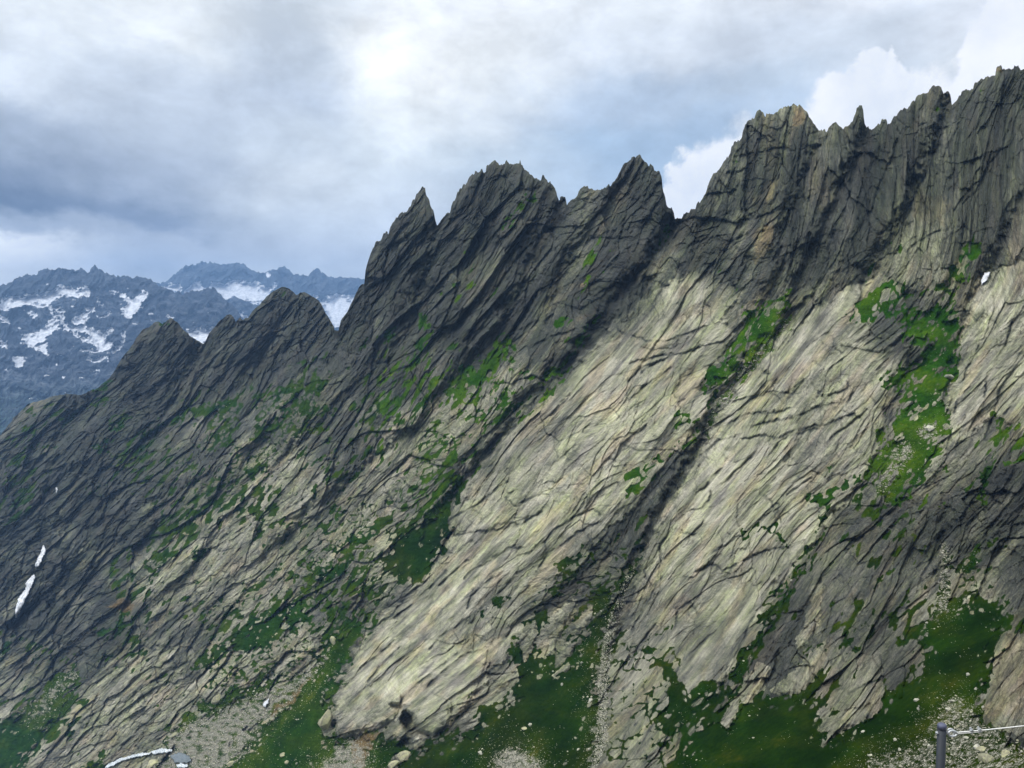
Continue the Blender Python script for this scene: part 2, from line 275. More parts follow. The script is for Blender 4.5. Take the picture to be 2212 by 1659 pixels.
GRASS += [c5(p) for p in [
 [(350,1900),(350,1520),(430,1480),(500,1500),(550,1560),(650,1500),(720,1480),(880,1455),(930,1390),(930,1335),(1060,1265),(1140,1180),(1150,1100),(1090,1040),(1100,950),(1130,900),(1240,800),(1290,770),(1290,870),(1240,960),(1235,1070),(1270,1035),(1345,1035),(1350,1095),(1420,1060),(1465,950),(1560,830),(1550,750),(1520,700),(1600,660),(1680,640),(1700,570),(1800,500),(1830,480),(1740,640),(1680,780),(1650,900),(1630,1020),(1610,1200),(1600,1400),(1590,1500),(1550,1659),(1500,1900)],
 [(400,480),(450,350),(560,330),(600,230),(680,190),(760,120),(800,60),(780,180),(750,300),(740,420),(680,520),(600,620),(540,670),(480,640),(420,560)],
 [(1130,960),(1100,950),(1180,860),(1230,820),(1250,860),(1170,920),(1150,1000)],[(900,800),(1000,700),(1100,700),(1040,760),(960,820)],[(1350,540),(1500,420),(1540,400),(1460,500),(1400,560),(1340,600)]]]
GRASS += [c4(p) for p in [
 [(1050,1900),(1100,1659),(1300,1560),(1400,1480),(1480,1400),(1560,1300),(1700,1150),(1780,1060),(1740,1040),(1800,960),(1900,880),(1960,820),(2060,850),(2040,900),(1960,1000),(1930,1120),(1860,1240),(1860,1350),(1890,1490),(1990,1490),(2100,1440),(2150,1440),(2110,1520),(2212,1560),(2212,1900)],
 [(900,1430),(1000,1400),(1100,1300),(1200,1260),(1320,1215),(1500,1190),(1560,1180),(1650,1130),(1500,1220),(1340,1300),(1200,1370),(1000,1450),(940,1480)],
 [(-700,1900),(0,1420),(200,1250),(330,1130),(440,1060),(430,1180),(430,1290),(330,1400),(240,1480),(240,1560),(130,1659),(-20,1900)],
 [(440,1659),(560,1580),(605,1555),(580,1659),(540,1800),(380,1800)],
 [(1060,1080),(1200,980),(1300,900),(1400,830),(1520,790),(1600,760),(1700,640),(1720,760),(1760,850),(1680,880),(1580,900),(1500,1000),(1420,1020),(1300,1010),(1180,1080),(1100,1110)],
 [(800,520),(870,450),(960,430),(980,470),(900,540),(850,640),(820,560),(780,570)],[(1060,440),(1160,420),(1150,470),(1090,520),(1050,500)],
 [(-100,1080),(0,1000),(80,920),(60,990),(0,1060)],[(540,900),(600,870),(680,800),(690,880),(640,920),(560,940)],[(500,120),(580,80),(560,130),(500,150)],
 [(1160,60),(1220,30),(1200,80)],[(1380,0),(1500,-40),(1480,20),(1400,40)],[(1840,280),(1920,180),(1925,240),(1860,290)],[(1860,440),(1960,380),(2080,280),(2212,230),(2140,330),(2000,420),(1900,480)],
 [(1360,700),(1560,520),(1580,540),(1420,680),(1220,830),(1190,840)],[(1900,600),(1760,620),(1700,700),(1680,640),(1780,540),(1900,520),(1960,440),(1990,480),(1930,560)]]]
GRASS += [c2(p) for p in [
 [(830,1420),(960,1390),(1040,1320),(1060,1270),(1130,1230),(1160,1270),(1170,1310),(1130,1390),(1080,1430),(1040,1480),(960,1520),(900,1560),(860,1600),(800,1640),(780,1560),(880,1480)],
 [(1060,1550),(1120,1550),(1180,1600),(1150,1640),(1090,1659)],[(1540,1260),(1620,1170),(1680,1100),(1700,1120),(1620,1220),(1560,1300)],[(1330,1500),(1460,1370),(1540,1280),(1530,1340),(1430,1450),(1330,1540)],
 [(420,1210),(470,1180),(480,1250),(430,1290)],[(490,1440),(600,1290),(680,1200),(700,1220),(600,1400),(520,1470)],[(1400,1150),(1500,1140),(1530,1160),(1440,1190)],[(1140,560),(1250,440),(1300,370),(1290,430),(1190,540),(1140,590)],[(620,1110),(650,1090),(690,1160),(640,1230)],
 [(0,1470),(90,1480),(60,1560),(0,1580)]]]
GRASS += [c1(p) for p in [
 [(1000,1330),(1060,1280),(1160,1220),(1300,1180),(1400,1160),(1500,1120),(1560,1110),(1500,1190),(1400,1230),(1280,1270),(1160,1290),(1060,1340),(1000,1355)],
 [(590,1100),(700,1030),(730,1050),(640,1110)],[(700,1290),(800,1240),(820,1280),(760,1350),(700,1320)],[(560,1200),(640,1130),(700,1150),(640,1230)],
 [(1980,1060),(2080,1000),(2120,1020),(2100,1080),(2020,1140),(1980,1120)],[(1580,1430),(1660,1340),(1850,1200),(1870,1240),(1750,1350),(1620,1440)],[(1580,1600),(1700,1560),(1720,1600),(1640,1659),(1580,1640)],
 [(600,1450),(700,1380),(720,1440),(640,1500)],[(1700,1110),(1900,1040),(1880,1090),(1760,1150)],[(1340,1400),(1480,1330),(1500,1380),(1400,1440)],[(1780,1340),(1880,1320),(1890,1350),(1800,1370)]]]
BARE = [cf(p) for p in [   # bare rock standing out of the meadows
 [(688,1555),(708,1538),(722,1560),(718,1590),(700,1590)],[(1555,1560),(1585,1505),(1600,1500),(1595,1540),(1570,1575)],
 [(1620,1480),(1635,1430),(1660,1440),(1650,1490),(1625,1500)],[(1740,1330),(1755,1270),(1775,1260),(1770,1340),(1745,1380)],
 [(1720,1380),(1740,1350),(1745,1380),(1725,1400)]]]
BARE += [c6(p) for p in [[(620,1240),(650,1170),(700,1120),(740,1180),(700,1290),(640,1300)],[(2360,900),(2050,1020),(2040,1120),(2000,1260),(2000,1350),(2060,1440),(2212,1480),(2400,1500)]]]
BARE += [c6(p) for p in [[(1100,1430),(1160,1385),(1300,1345),(1405,1310),(1380,1360),(1200,1460),(1110,1455)],[(1160,1340),(1220,1260),(1300,1200),(1420,1180),(1440,1230),(1390,1300),(1250,1330)],
 [(800,1230),(950,1100),(1040,1000),(1110,960),(1100,1060),(1030,1180),(960,1240),(860,1252)]]]
BARE += [c5(p) for p in [[(400,1659),(450,1590),(550,1580),(530,1610),(470,1640),(460,1680)],[(560,1500),(600,1490),(620,1530),(570,1550)]]]
BARE += [c5(p) for p in [[(1130,890),(1240,830),(1250,930),(1220,1000),(1170,1080),(1165,1000)],[(1270,960),(1300,890),(1390,860),(1385,940),(1340,1030),(1290,1030),(1265,1000)],[(1390,1000),(1460,960),(1450,1000),(1380,1090),(1345,1085)],
 [(1320,830),(1400,750),(1470,720),(1450,830),(1400,860)],[(1430,900),(1480,820),(1545,750),(1560,820),(1500,880),(1440,920)],[(990,1150),(1080,1110),(1130,1100),(1150,1150),(1100,1190),(1080,1230),(1010,1190)],[(1095,1180),(1140,1110),(1145,1150),(1110,1205)]]]
LOBES = [(c5([(108,1290),(200,1180),(420,1180),(490,1250),(480,1330),(440,1400),(370,1435),(250,1480),(150,1487),(125,1400)]), 11),
 (c5([(500,1300),(560,1245),(680,1225),(770,1290),(765,1370),(720,1440),(660,1490),(600,1440),(575,1385),(520,1345)]), 12),
 (c5([(640,1230),(760,1120),(880,1030),(975,985),(960,1080),(900,1230),(840,1330),(770,1380),(740,1280)]), 8),
 (c4([(1475,1040),(1560,980),(1700,930),(1780,900),(1785,990),(1710,1090),(1610,1170),(1550,1182),(1490,1110)]), 9),
 (c5([(350,1525),(400,1460),(470,1400),(500,1450),(540,1490),(500,1500),(430,1482)]), 4),
 (c3([(1180,1659),(1250,1500),(1350,1420),(1480,1500),(1560,1600),(1400,1700)]), 7),
 (c8([(60,180),(100,140),(230,140),(400,60),(480,20),(360,120),(260,190),(130,200)]), 4),
 (c2([(1450,930),(1560,830),(1700,720),(1840,680),(1860,800),(1700,1000),(1560,1080),(1440,1040)]), 7),
 (c2([(1020,740),(1080,660),(1160,560),(1300,560),(1320,640),(1180,800),(1060,960),(900,1080),(820,1080),(900,940)]), 6),
 (c3([(560,960),(700,860),(860,720),(900,800),(840,1000),(760,1180),(640,1160),(560,1060)]), 7)]
JOINTED = [cf(p) for p in [[(540,1360),(640,1230),(700,1150),(800,1080),(870,1150),(870,1280),(800,1330),(740,1380),(680,1420),(560,1500),(440,1560),(400,1500)],[(820,1130),(840,1030),(960,880),(1080,760),(1160,800),(1100,880),(1000,1000),(930,1100)],
 [(1900,640),(2060,620),(2080,760),(2040,960),(2050,1020),(1900,1090),(1880,1000),(1930,860),(1960,780)],[(1290,1420),(1450,1350),(1500,1560),(1440,1659),(1300,1659)],[(380,1000),(520,860),(700,820),(720,900),(600,1000),(480,1080)],[(1140,1420),(1160,1290),(1260,1180),(1380,1180),(1300,1280),(1240,1420)]]]
SCREE = [c4(p) for p in [
 [(920,1480),(1100,1390),(1300,1310),(1500,1230),(1700,1120),(1780,1080),(1720,1150),(1600,1280),(1500,1380),(1400,1480),(1380,1560),(1250,1659),(1100,1900),(700,1900),(850,1659),(940,1560),(900,1500)],
 [(200,1340),(280,1240),(400,1130),(420,1140),(300,1260),(230,1340)]]]
SCREE += [c6(p) for p in [
 [(1150,1900),(1300,1659),(1400,1590),(1560,1560),(1680,1500),(1700,1400),(1760,1300),(1820,1270),(1950,1330),(2000,1440),(2110,1500),(2212,1570),(2700,1750),(2700,2100)],
 [(1740,730),(1750,640),(1765,560),(1755,420),(1775,420),(1795,560),(1785,700),(1760,770)]]]
SCREE += [c5(p) for p in [
 [(1780,560),(1740,640),(1700,780),(1665,900),(1645,1050),(1628,1200),(1622,1400),(1630,1500),(1590,1600),(1550,1720),(1575,1600),(1590,1400),(1595,1200),(1618,1000),(1648,850),(1680,760),(1740,620)],
 [(990,1659),(1000,1600),(1100,1540),(1200,1580),(1270,1640),(1280,1800),(980,1800)],
 [(0,1659),(100,1590),(200,1500),(290,1540),(300,1659),(250,1800),(0,1800)]]]
SCREE += [c8(p) for p in [
 [(905,30),(870,110),(760,230),(660,340),(560,440),(520,520),(450,690),(420,740),(440,660),(480,540),(560,420),(640,310),(760,200),(860,80)],
 [(1500,760),(1560,720),(1590,760),(1520,860),(1440,950),(1400,1000),(1440,900)],[(1620,650),(1700,620),(1720,660),(1640,690)]]]
EARTH = [c5(p) for p in [[(200,1510),(260,1480),(380,1440),(360,1500),(300,1560),(280,1700),(200,1620)]]] + \
        [c4(p) for p in [[(1480,1380),(1600,1280),(1700,1150),(1740,1140),(1660,1260),(1560,1360)],[(560,760),(700,700),(740,760),(700,790)]]]
SLABS = [cf(p) for p in [   # big smooth pale slabs and ribs that stand proud: (outline), read with PROUD below
 [(725,1500),(728,1570),(745,1592),(790,1580),(870,1545),(850,1590),(900,1600),(960,1580),(1010,1520),(1060,1450),(1110,1400),(1150,1330),(1240,1240),(1330,1130),(1370,1100),(1440,1000),(1500,930),(1540,860),(1510,840),(1540,790),(1590,730),(1560,690),(1600,640),(1560,590),(1480,590),(1400,640),(1320,700),(1260,770),(1200,830),(1130,900),(1060,980),(1000,1050),(975,1120),(970,1190),(900,1270),(830,1330),(770,1400)],
 [(1285,1900),(1300,1560),(1312,1450),(1370,1300),(1400,1180),(1440,1100),(1500,1000),(1560,880),(1640,780),(1720,700),(1800,640),(1900,590),(1960,640),(1960,800),(1920,860),(1900,960),(1880,1010),(1820,1090),(1700,1260),(1640,1380),(1560,1480),(1480,1560),(1420,1700),(1400,1900)],
 [(2130,590),(2212,560),(2500,500),(2500,900),(2212,930),(2140,900),(2060,970),(2040,900),(2060,780),(2090,680)],
 [(-100,1900),(50,1659),(150,1540),(260,1440),(300,1370),(400,1240),(500,1150),(600,1040),(700,960),(760,1000),(700,1100),(560,1250),(420,1380),(330,1480),(250,1600),(180,1750),(150,1900)],
 [(730,710),(790,620),(800,560),(850,480),(910,410),(945,490),(930,560),(900,700),(840,760),(740,850),(640,960),(600,1000),(620,930),(700,800)],
 [(945,490),(990,430),(1060,350),(1130,350),(1210,430),(1220,450),(1160,560),(1090,680),(1040,780),(960,860),(880,940),(800,900),(850,770),(920,600)],
 [(1215,450),(1260,410),(1380,340),(1430,390),(1455,470),(1400,560),(1330,650),(1280,720),(1160,860),(1060,960),(960,1040),(980,900),(1080,780),(1150,660)],
 [(1490,450),(1570,360),(1640,240),(1720,230),(1770,290),(1740,400),(1700,560),(1640,680),(1560,640),(1450,620),(1380,600)],
 [(1780,290),(1860,240),(1870,290),(1800,430),(1740,560),(1700,640),(1690,560),(1740,400)],
 [(1880,280),(2020,190),(2050,230),(1980,380),(1900,520),(1830,620),(1760,680),(1760,620),(1820,450)],
 [(2060,230),(2212,130),(2600,0),(2500,500),(2212,560),(2100,600),(1990,640),(1930,600),(1960,480),(2020,320)],
 [(230,860),(290,730),(370,690),(430,740),(400,830),(330,930),(260,960),(180,1100),(150,1000)],
 [(440,740),(490,690),(600,620),(680,640),(725,710),(690,780),(560,860),(480,930),(350,1100),(240,1280),(180,1300),(300,1050)],
 [(1700,1260),(1900,1000),(2060,980),(2212,900),(2500,900),(2500,1250),(2212,1350),(2160,1300),(2100,1230),(2040,1260),(2000,1380),(1880,1560),(1780,1590),(1760,1500),(1690,1500),(1650,1480),(1640,1380)],
 [(430,1520),(500,1420),(560,1330),(700,1200),(760,1180),(860,1100),(870,1250),(800,1330),(690,1400),(640,1450),(600,1480),(500,1520)]]]
PROUD = [16,15,14,9,16,15,15,14,10,12,13,10,11,9,7]
GULLY = [cf(p) for p in [
 [(1320,1420),(1350,1280),(1390,1170),(1440,1080),(1500,980),(1560,860),(1640,760),(1710,680)],
 [(960,1090),(1050,980),(1130,880),(1200,800),(1260,740),(1330,640),(1400,560),(1455,480)],
 [(944,490),(930,560),(900,680),(850,780)],[(1215,440),(1150,560),(1085,700),(1000,800),(900,920),(760,1040),(640,1130)],
 [(1770,290),(1745,380),(1700,480),(1675,600),(1650,660)],[(1870,290),(1820,400),(1770,510),(1720,620)],[(2053,215),(2000,340),(1950,470),(1900,560),(1880,600)],
 [(2212,420),(2170,520),(2120,620),(2080,720),(2050,860)],[(1330,405),(1290,470),(1230,560),(1190,660)],
 [(180,860),(130,960),(100,1100),(85,1210),(40,1350)],[(437,740),(400,820),(330,940),(230,1100),(120,1300)],[(728,712),(680,800),(560,900),(440,1060),(330,1230),(200,1400),(60,1560)],
 [(2040,1010),(2035,1100),(2040,1250)],[(1700,1260),(1650,1380),(1560,1480)],[(640,960),(560,1060),(460,1180),(380,1300),(280,1420)],
 [(1400,620),(1300,720),(1220,800)],[(1500,560),(1420,640),(1360,700)],[(1960,640),(1900,740),(1860,740)]]]
GDEEP = [13,12,9,12,11,11,11,10,8,9,9,9,6,6,5,5,4,5]

JOINTS = [c8(p) for p in [[(590,490),(640,470),(700,455),(760,438),(830,435)],[(700,462),(820,450),(900,440),(960,445)],[(560,612),(660,565),(740,552),(820,553),(900,530)],[(840,700),(940,650),(1020,635),(1100,620),(1180,590),(1260,560)],[(640,700),(760,680),(840,700),(900,660)],
 [(1130,700),(1200,640),(1260,600),(1330,540)],[(700,625),(780,603),(850,592),(920,580)],[(800,775),(840,722),(900,682),(1000,655),(1080,645)],[(1020,150),(1090,160),(1130,190),(1200,215)],[(690,300),(740,320),(790,335)],[(1030,370),(1050,420),(1100,470),(1180,440),(1240,400)],
 [(1220,380),(1260,430),(1230,500),(1190,480)],[(380,1000),(440,960),(480,900),(520,870)],[(350,1100),(420,1080),(460,1040),(460,990)],[(180,1300),(240,1200),(300,1220),(380,1230)],[(180,1290),(185,1400),(190,1480)],[(740,1000),(800,1050),(830,1120),(860,1160)],
 [(560,920),(640,850),(700,780)],[(900,1000),(980,940),(1060,900)],[(470,1330),(540,1290),(620,1240),(660,1250)],[(380,1440),(460,1400),(540,1430),(600,1400)],[(640,1380),(720,1340),(800,1310),(900,1300)],[(420,780),(520,700),(600,680)],[(960,560),(1060,520),(1150,500)],
 [(-60,90),(20,125),(100,145),(150,152),(220,150),(320,120),(430,70)],[(20,270),(120,250),(200,225),(300,225),(400,190)],[(80,330),(150,280),(250,235)],[(0,480),(60,440),(120,380),(230,310)],[(0,380),(80,300),(180,260)],[(-60,700),(0,670),(60,660),(100,630)],
 [(1820,560),(1860,420),(1900,300),(1960,180)],[(1990,700),(2040,560),(2080,420),(2160,300)],[(1900,640),(1980,520),(2000,380)],[(2060,260),(2120,140),(2150,40)],[(2100,560),(2160,480),(2200,400)]]]
JOINTS += [c5(p) for p in [[(780,362),(860,345),(960,342),(1060,320),(1180,290),(1260,230)],[(960,350),(1020,300),(1120,290)],[(840,600),(880,560),(980,510),(1040,470),(1120,420)],[(1280,400),(1340,330),(1420,280),(1500,240),(1560,215),(1600,250)],[(1300,470),(1380,420),(1480,340),(1590,290)],
 [(860,760),(880,700),(940,640),(1000,600)],[(740,290),(820,240),(920,180),(1000,120),(1080,60)],[(1060,150),(1120,200),(1180,170),(1240,130)],[(280,900),(360,860),(440,800),(520,700),(620,620)],[(450,820),(560,740),(640,660),(740,560)],[(480,1290),(500,1260),(580,1190),(680,1110),(800,1020)],
 [(640,1200),(720,1120),(820,1040),(930,1000)],[(260,1100),(340,1040),(440,960)],[(1000,480),(1080,440),(1160,430)],[(700,640),(780,560),(860,500)],[(1240,560),(1300,480),(1290,400)],[(1000,740),(1060,650),(1150,560)],[(640,1000),(740,900),(860,820)],[(300,1180),(380,1080),(480,990)],
 [(1640,1000),(1700,900),(1780,800)],[(1760,1080),(1820,960),(1900,860)],[(1900,700),(1880,640),(1840,560)],[(1720,1220),(1800,1100),(1840,1000)]]]
JOINTS += [c2(p) for p in [[(1145,520),(1100,600),(1020,700),(940,790),(880,850)],[(1230,740),(1160,830),(1110,900),(1060,1000)],[(1740,400),(1690,500),(1600,600),(1500,700),(1440,820),(1390,950)],[(560,900),(640,780),(700,660),(724,610)],[(545,560),(550,700),(570,830)],[(700,900),(760,1000),(720,1100)],
 [(1080,660),(1130,740),(1165,800)],[(1500,480),(1440,570),(1400,650)],[(1640,660),(1720,660),(1830,655)],[(1480,940),(1540,910),(1600,915)],[(1290,1300),(1400,1240),(1540,1200)],[(480,1000),(520,900),(590,820)],[(820,520),(760,640),(720,760)],[(900,420),(860,560),(800,680)],[(300,1150),(380,1000),(420,860)]]]
JOINTS += [c3(p) for p in [[(700,940),(600,900),(520,940),(420,980)],[(640,960),(700,950),(820,920),(900,840)],[(360,1100),(450,1060),(560,1090),(640,1050)],[(950,620),(880,800),(830,1000),(800,1100)],[(1240,640),(1160,840),(1060,980)],[(1560,820),(1500,1000)],[(1700,590),(1640,740),(1560,900)],
 [(1980,720),(1900,800),(1820,900)],[(1580,1110),(1660,1050),(1740,1020)],[(760,1020),(830,1005),(820,1080)],[(640,600),(740,580),(860,560),(960,600)],[(560,700),(660,680),(720,600)],[(1850,420),(1780,560),(1720,700)],[(2000,300),(1960,420),(1880,520)],[(2140,400),(2080,560),(1980,700)],[(1400,560),(1340,700),(1300,800)],[(1500,520),(1440,680),(1380,820)]]]
JOINTS += [c1(p) for p in [[(1300,820),(1240,960),(1160,1040),(1060,1220),(1030,1300)],[(1740,700),(1750,850),(1720,960)],[(1580,740),(1500,880),(1440,1000)],[(1130,680),(1100,850),(1060,1000)],[(930,760),(850,900),(800,1000)],[(1900,640),(1860,800),(1800,900)],[(1650,950),(1660,1050),(1670,1130)]]]
JOINTS += [c4(p) for p in [[(640,1080),(760,1000),(900,880),(1040,760)],[(820,1200),(940,1120),(1060,1060)],[(380,1500),(480,1380),(620,1280)],[(880,1040),(1000,900),(1180,760),(1300,640)],[(1000,620),(1120,480),(1260,360)],[(680,1540),(800,1420),(900,1340)],[(740,1250),(860,1120),(960,1040)],[(1180,1160),(1260,1080),(1300,1000)],[(1300,1180),(1320,1060),(1380,980)],[(1060,280),(1180,160),(1300,60)],[(1440,340),(1560,240),(1680,160)]]]
JOINTS += [c6(p) for p in [[(1330,1000),(1420,880),(1540,740),(1600,600)],[(900,980),(960,820),(1040,700)],[(1110,960),(1180,820),(1300,680),(1360,560)],[(260,880),(280,780),(350,730),(390,800)],[(1760,300),(1700,480),(1620,640)],[(1900,300),(1880,420),(1800,520)],[(600,1040),(660,900),(720,780)],[(20,900),(100,760),(160,620)],[(240,1180),(330,1040),(480,900)],[(1220,1250),(1300,1210),(1400,1170)],[(40,1420),(110,1300),(90,1200)],[(60,1560),(120,1440),(160,1400)]]]
# ================= materials =================
def terrain_material():
    m, nt = new_mat('alpine_rock_and_turf'); T = NT(nt)
    geo = T.n('ShaderNodeTexCoord').outputs['Object']
    mp = T.n('ShaderNodeMapping'); mp.inputs['Rotation'].default_value = (0.2, math.radians(-38), math.radians(20)); mp.inputs['Scale'].default_value = (0.25, 1, 1)
    T.l(geo, mp.inputs[0]); grain = mp.outputs[0]
    cx = T.n('ShaderNodeCombineXYZ'); T.l(T.attr('gs'), cx.inputs[0]); T.l(T.attr('gt'), cx.inputs[1])
    def an(sx, sy, d=5, r=.6, dist=0.0, off=0):
        q = T.n('ShaderNodeVectorMath', operation='MULTIPLY_ADD'); T.l(cx.outputs[0], q.inputs[0]); q.inputs[1].default_value = (sx, sy, 1); q.inputs[2].default_value = (off, off, off)
        return T.noise(q.outputs[0], 1.0, d, r, dist)
    f1 = an(.45, 4.5, 5, .62, .25); f2 = an(1.1, 7.0, 4, .65, .4, 9); f3 = an(4.5, 8.0, 4, .6, 0, 21); f4_ = an(.16, 1.6, 5, .6, .2, 33)
    hair = T.rng(T.m('ABSOLUTE', T.m('SUBTRACT', an(.22, 1.7, 3, .55, .5, 47), .5)), 0.0, .012, 1, 0)
    hair = T.m('MULTIPLY', hair, T.rng(f4_, .45, .6))
    n1 = T.noise(geo, 0.9, 6, 0.65); n2 = T.noise(grain, 0.55, 5, 0.6, 0.4); n3 = T.noise(geo, 0.09, 3, 0.5); n4 = T.noise(geo, 3.2, 4, 0.7)
    tone, green, warm, grass, scree, earth, streak = [T.attr(k) for k in ('tone', 'lichen', 'warm', 'turf', 'scree', 'earth', 'streak')]
    amp = T.m('ADD', T.m('MULTIPLY', tone, .9), .16)
    f5 = an(1.5, 2.6, 5, .68, .6, 55); f6 = an(.5, .9, 4, .6, .8, 65)
    v_ = T.m('ADD', T.m('MULTIPLY', T.m('SUBTRACT', f1, .5), .50), T.m('MULTIPLY', T.m('SUBTRACT', f2, .5), .40)); v_ = T.m('ADD', v_, T.m('MULTIPLY', T.m('SUBTRACT', f3, .5), .65)); v_ = T.m('ADD', v_, T.m('MULTIPLY', T.m('SUBTRACT', f5, .5), .70)); v_ = T.m('ADD', v_, T.m('MULTIPLY', T.m('SUBTRACT', f6, .5), .45)); v_ = T.m('ADD', v_, T.m('MULTIPLY', T.m('SUBTRACT', f4_, .5), .5))
    pl = T.attr('polish'); v_ = T.m('MULTIPLY', v_, T.m('SUBTRACT', 1.0, T.m('MULTIPLY', pl, .38))); v_ = T.m('SUBTRACT', v_, T.m('MULTIPLY', hair, .25))
    t = T.m('ADD', tone, T.m('MULTIPLY', v_, amp))
    rock = T.ramp(t, [(0.0, (0.022, 0.024, 0.022)), (0.22, (0.062, 0.064, 0.055)), (0.42, (0.155, 0.150, 0.115)), (0.62, (0.295, 0.278, 0.215)), (0.82, (0.44, 0.41, 0.32)), (1.0, (0.60, 0.55, 0.42))])
    g2 = T.m('MULTIPLY', green, T.rng(f4_, 0.42, 0.6)); g2 = T.m('MULTIPLY', g2, T.rng(f3, 0.42, 0.58))
    rock = T.mix(T.m('MULTIPLY', green, 0.7), rock, T.mix(1.0, rock, (0.90, 0.97, 0.74), 'MULTIPLY'))
    rock = T.mix(T.m('MULTIPLY', g2, 0.6), rock, T.mix(1.0, rock, (0.84, 1.0, 0.58), 'MULTIPLY'))
    rock = T.mix(warm, rock, T.mix(1.0, rock, (1.30, 0.98, 0.76), 'MULTIPLY'))
    rock = T.mix(streak, rock, T.mix(1.0, rock, (0.50, 0.49, 0.56), 'MULTIPLY'))
    gcol = T.ramp(T.m('ADD', T.m('MULTIPLY', n3, 0.55), T.m('MULTIPLY', n1, 0.45)), [(0.32, (0.0022, 0.0085, 0.0007)), (0.46, (0.0045, 0.0150, 0.001)), (0.58, (0.009, 0.024, 0.0013)), (0.74, (0.028, 0.040, 0.004))])
    gcol = T.mix(T.rng(n4, 0.60, 0.78, 0, 0.35), gcol, (0.05, 0.065, 0.02))
    lush = T.attr('lush'); gcol = T.mix(lush, gcol, T.mix(1.0, gcol, (2.9, 3.3, 2.4), 'MULTIPLY'))
    olive = T.attr('olive'); gcol = T.mix(olive, gcol, T.mix(1.0, gcol, (2.3, 1.35, 1.3), 'MULTIPLY'))
    sc = T.ramp(T.m('ADD', T.m('MULTIPLY', n4, 0.7), T.m('MULTIPLY', n1, 0.3)), [(0.40, (0.045, 0.046, 0.024)), (0.5, (0.17, 0.16, 0.125)), (0.60, (0.38, 0.365, 0.31))])
    ea = T.mix(T.rng(n1, 0.4, 0.6), (0.085, 0.060, 0.026), (0.16, 0.115, 0.055))
    c = T.mix(T.rng(T.m('ADD', grass, T.m('MULTIPLY', T.m('SUBTRACT', f3, 0.5), 1.3)), 0.40, 0.56), rock, gcol)
    c = T.mix(T.rng(T.m('ADD', earth, T.m('MULTIPLY', T.m('SUBTRACT', n4, 0.5), 1.2)), 0.3, 0.9), c, ea)
    c = T.mix(T.rng(T.m('ADD', scree, T.m('MULTIPLY', T.m('SUBTRACT', n4, 0.5), 1.3)), 0.30, 0.70), c, sc)
    hgt = T.m('ADD', T.m('MULTIPLY', n1, .4), T.m('MULTIPLY', f1, .9)); hgt = T.m('ADD', hgt, T.m('MULTIPLY', f2, .6)); hgt = T.m('ADD', hgt, T.m('MULTIPLY', f5, 1.3)); hgt = T.m('ADD', hgt, T.m('MULTIPLY', f3, 0.8)); hgt = T.m('SUBTRACT', hgt, T.m('MULTIPLY', hair, .5))
    b = T.bump(hgt, 1.5, T.m('MULTIPLY', T.rng(grass, 0, 1, .8, .3), T.m('SUBTRACT', 1.0, T.m('MULTIPLY', pl, .5))))
    bs = T.pbr(c, 0.92, 0.2, b); T.l(T.rng(grass, 0, 1, .22, .0), bs.inputs['Specular IOR Level']); return m

def far_material():
    m, nt = new_mat('distant_rock_and_snow'); T = NT(nt)
    geo = T.n('ShaderNodeTexCoord').outputs['Object']
    n1 = T.noise(geo, 0.012, 8, 0.62); n2 = T.noise(geo, 0.05, 6, 0.65)
    rock = T.ramp(T.m('ADD', T.m('MULTIPLY', n1, 0.5), T.m('MULTIPLY', n2, 0.5)), [(0.40, (0.008, 0.010, 0.014)), (0.5, (0.030, 0.034, 0.038)), (0.60, (0.13, 0.125, 0.115))])
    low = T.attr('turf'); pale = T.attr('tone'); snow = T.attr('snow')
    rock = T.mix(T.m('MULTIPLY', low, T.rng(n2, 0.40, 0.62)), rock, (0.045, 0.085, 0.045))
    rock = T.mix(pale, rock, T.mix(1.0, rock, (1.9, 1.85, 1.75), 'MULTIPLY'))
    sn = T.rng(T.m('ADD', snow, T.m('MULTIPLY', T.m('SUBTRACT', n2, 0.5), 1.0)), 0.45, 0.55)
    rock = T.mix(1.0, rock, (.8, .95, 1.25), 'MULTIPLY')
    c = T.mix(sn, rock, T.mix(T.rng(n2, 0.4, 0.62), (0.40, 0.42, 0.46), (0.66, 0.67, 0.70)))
    b = T.bump(T.m('ADD', n1, n2), 60.0, T.rng(sn, 0, 1, 0.7, 0.12))
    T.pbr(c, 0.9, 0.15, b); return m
ROCK = terrain_material(); FAR = far_material()

# ================= main mountain side =================
STEP = 0.66
us = np.concatenate([np.arange(-165, -6, 4.0), np.arange(-6, 1031, STEP), np.arange(1034, 1181, 4.0)]).astype(f4)
NR = 1060
sk = np.array(sorted(SKYLINE)); sku = sk[:, 0]; skv = sk[:, 1]
sky_v = np.interp(us, sku, skv).astype(f4)
def blk(x, sd):
    i = np.floor(x); return (h2(i.astype(np.int64), (i * 0).astype(np.int64), sd) & np.uint32(255)).astype(f4) / 255
nn = 2.2 * blk(us / 1.9 + noise(us / 9, us * 0, 3), 71) + 2.6 * 1.35 * blk(us / 4.3 + noise(us / 11, us * 0, 4), 72) ** 2 - .8 + .6 * np.abs(noise(us / 2.6, us * 0 + 3.3, 5)) * 2.2 + np.abs(noise(us / 6.0, us * 0 + 9.3, 6)) * 3.0 + np.abs(noise(us / 14.0, us * 0 + 1.3, 8)) * 3.0
sky_v = sky_v - (nn - 1.5) * (0.35 + 0.65 * sstep(345, 380, us)) * 0.8
NT_ = 200; w_ = 46
pad = np.interp(np.arange(-240, 1260, 1.0), sku, skv)
env = np.array([pad[max(0, i - w_):i + w_ + 1].max() for i in range(len(pad))])
env = np.convolve(np.pad(env, 40, mode='edge'), np.hanning(81) / np.hanning(81).sum(), 'valid') + 14
mid_v = np.interp(us, np.arange(-240, 1260, 1.0), env).astype(f4)
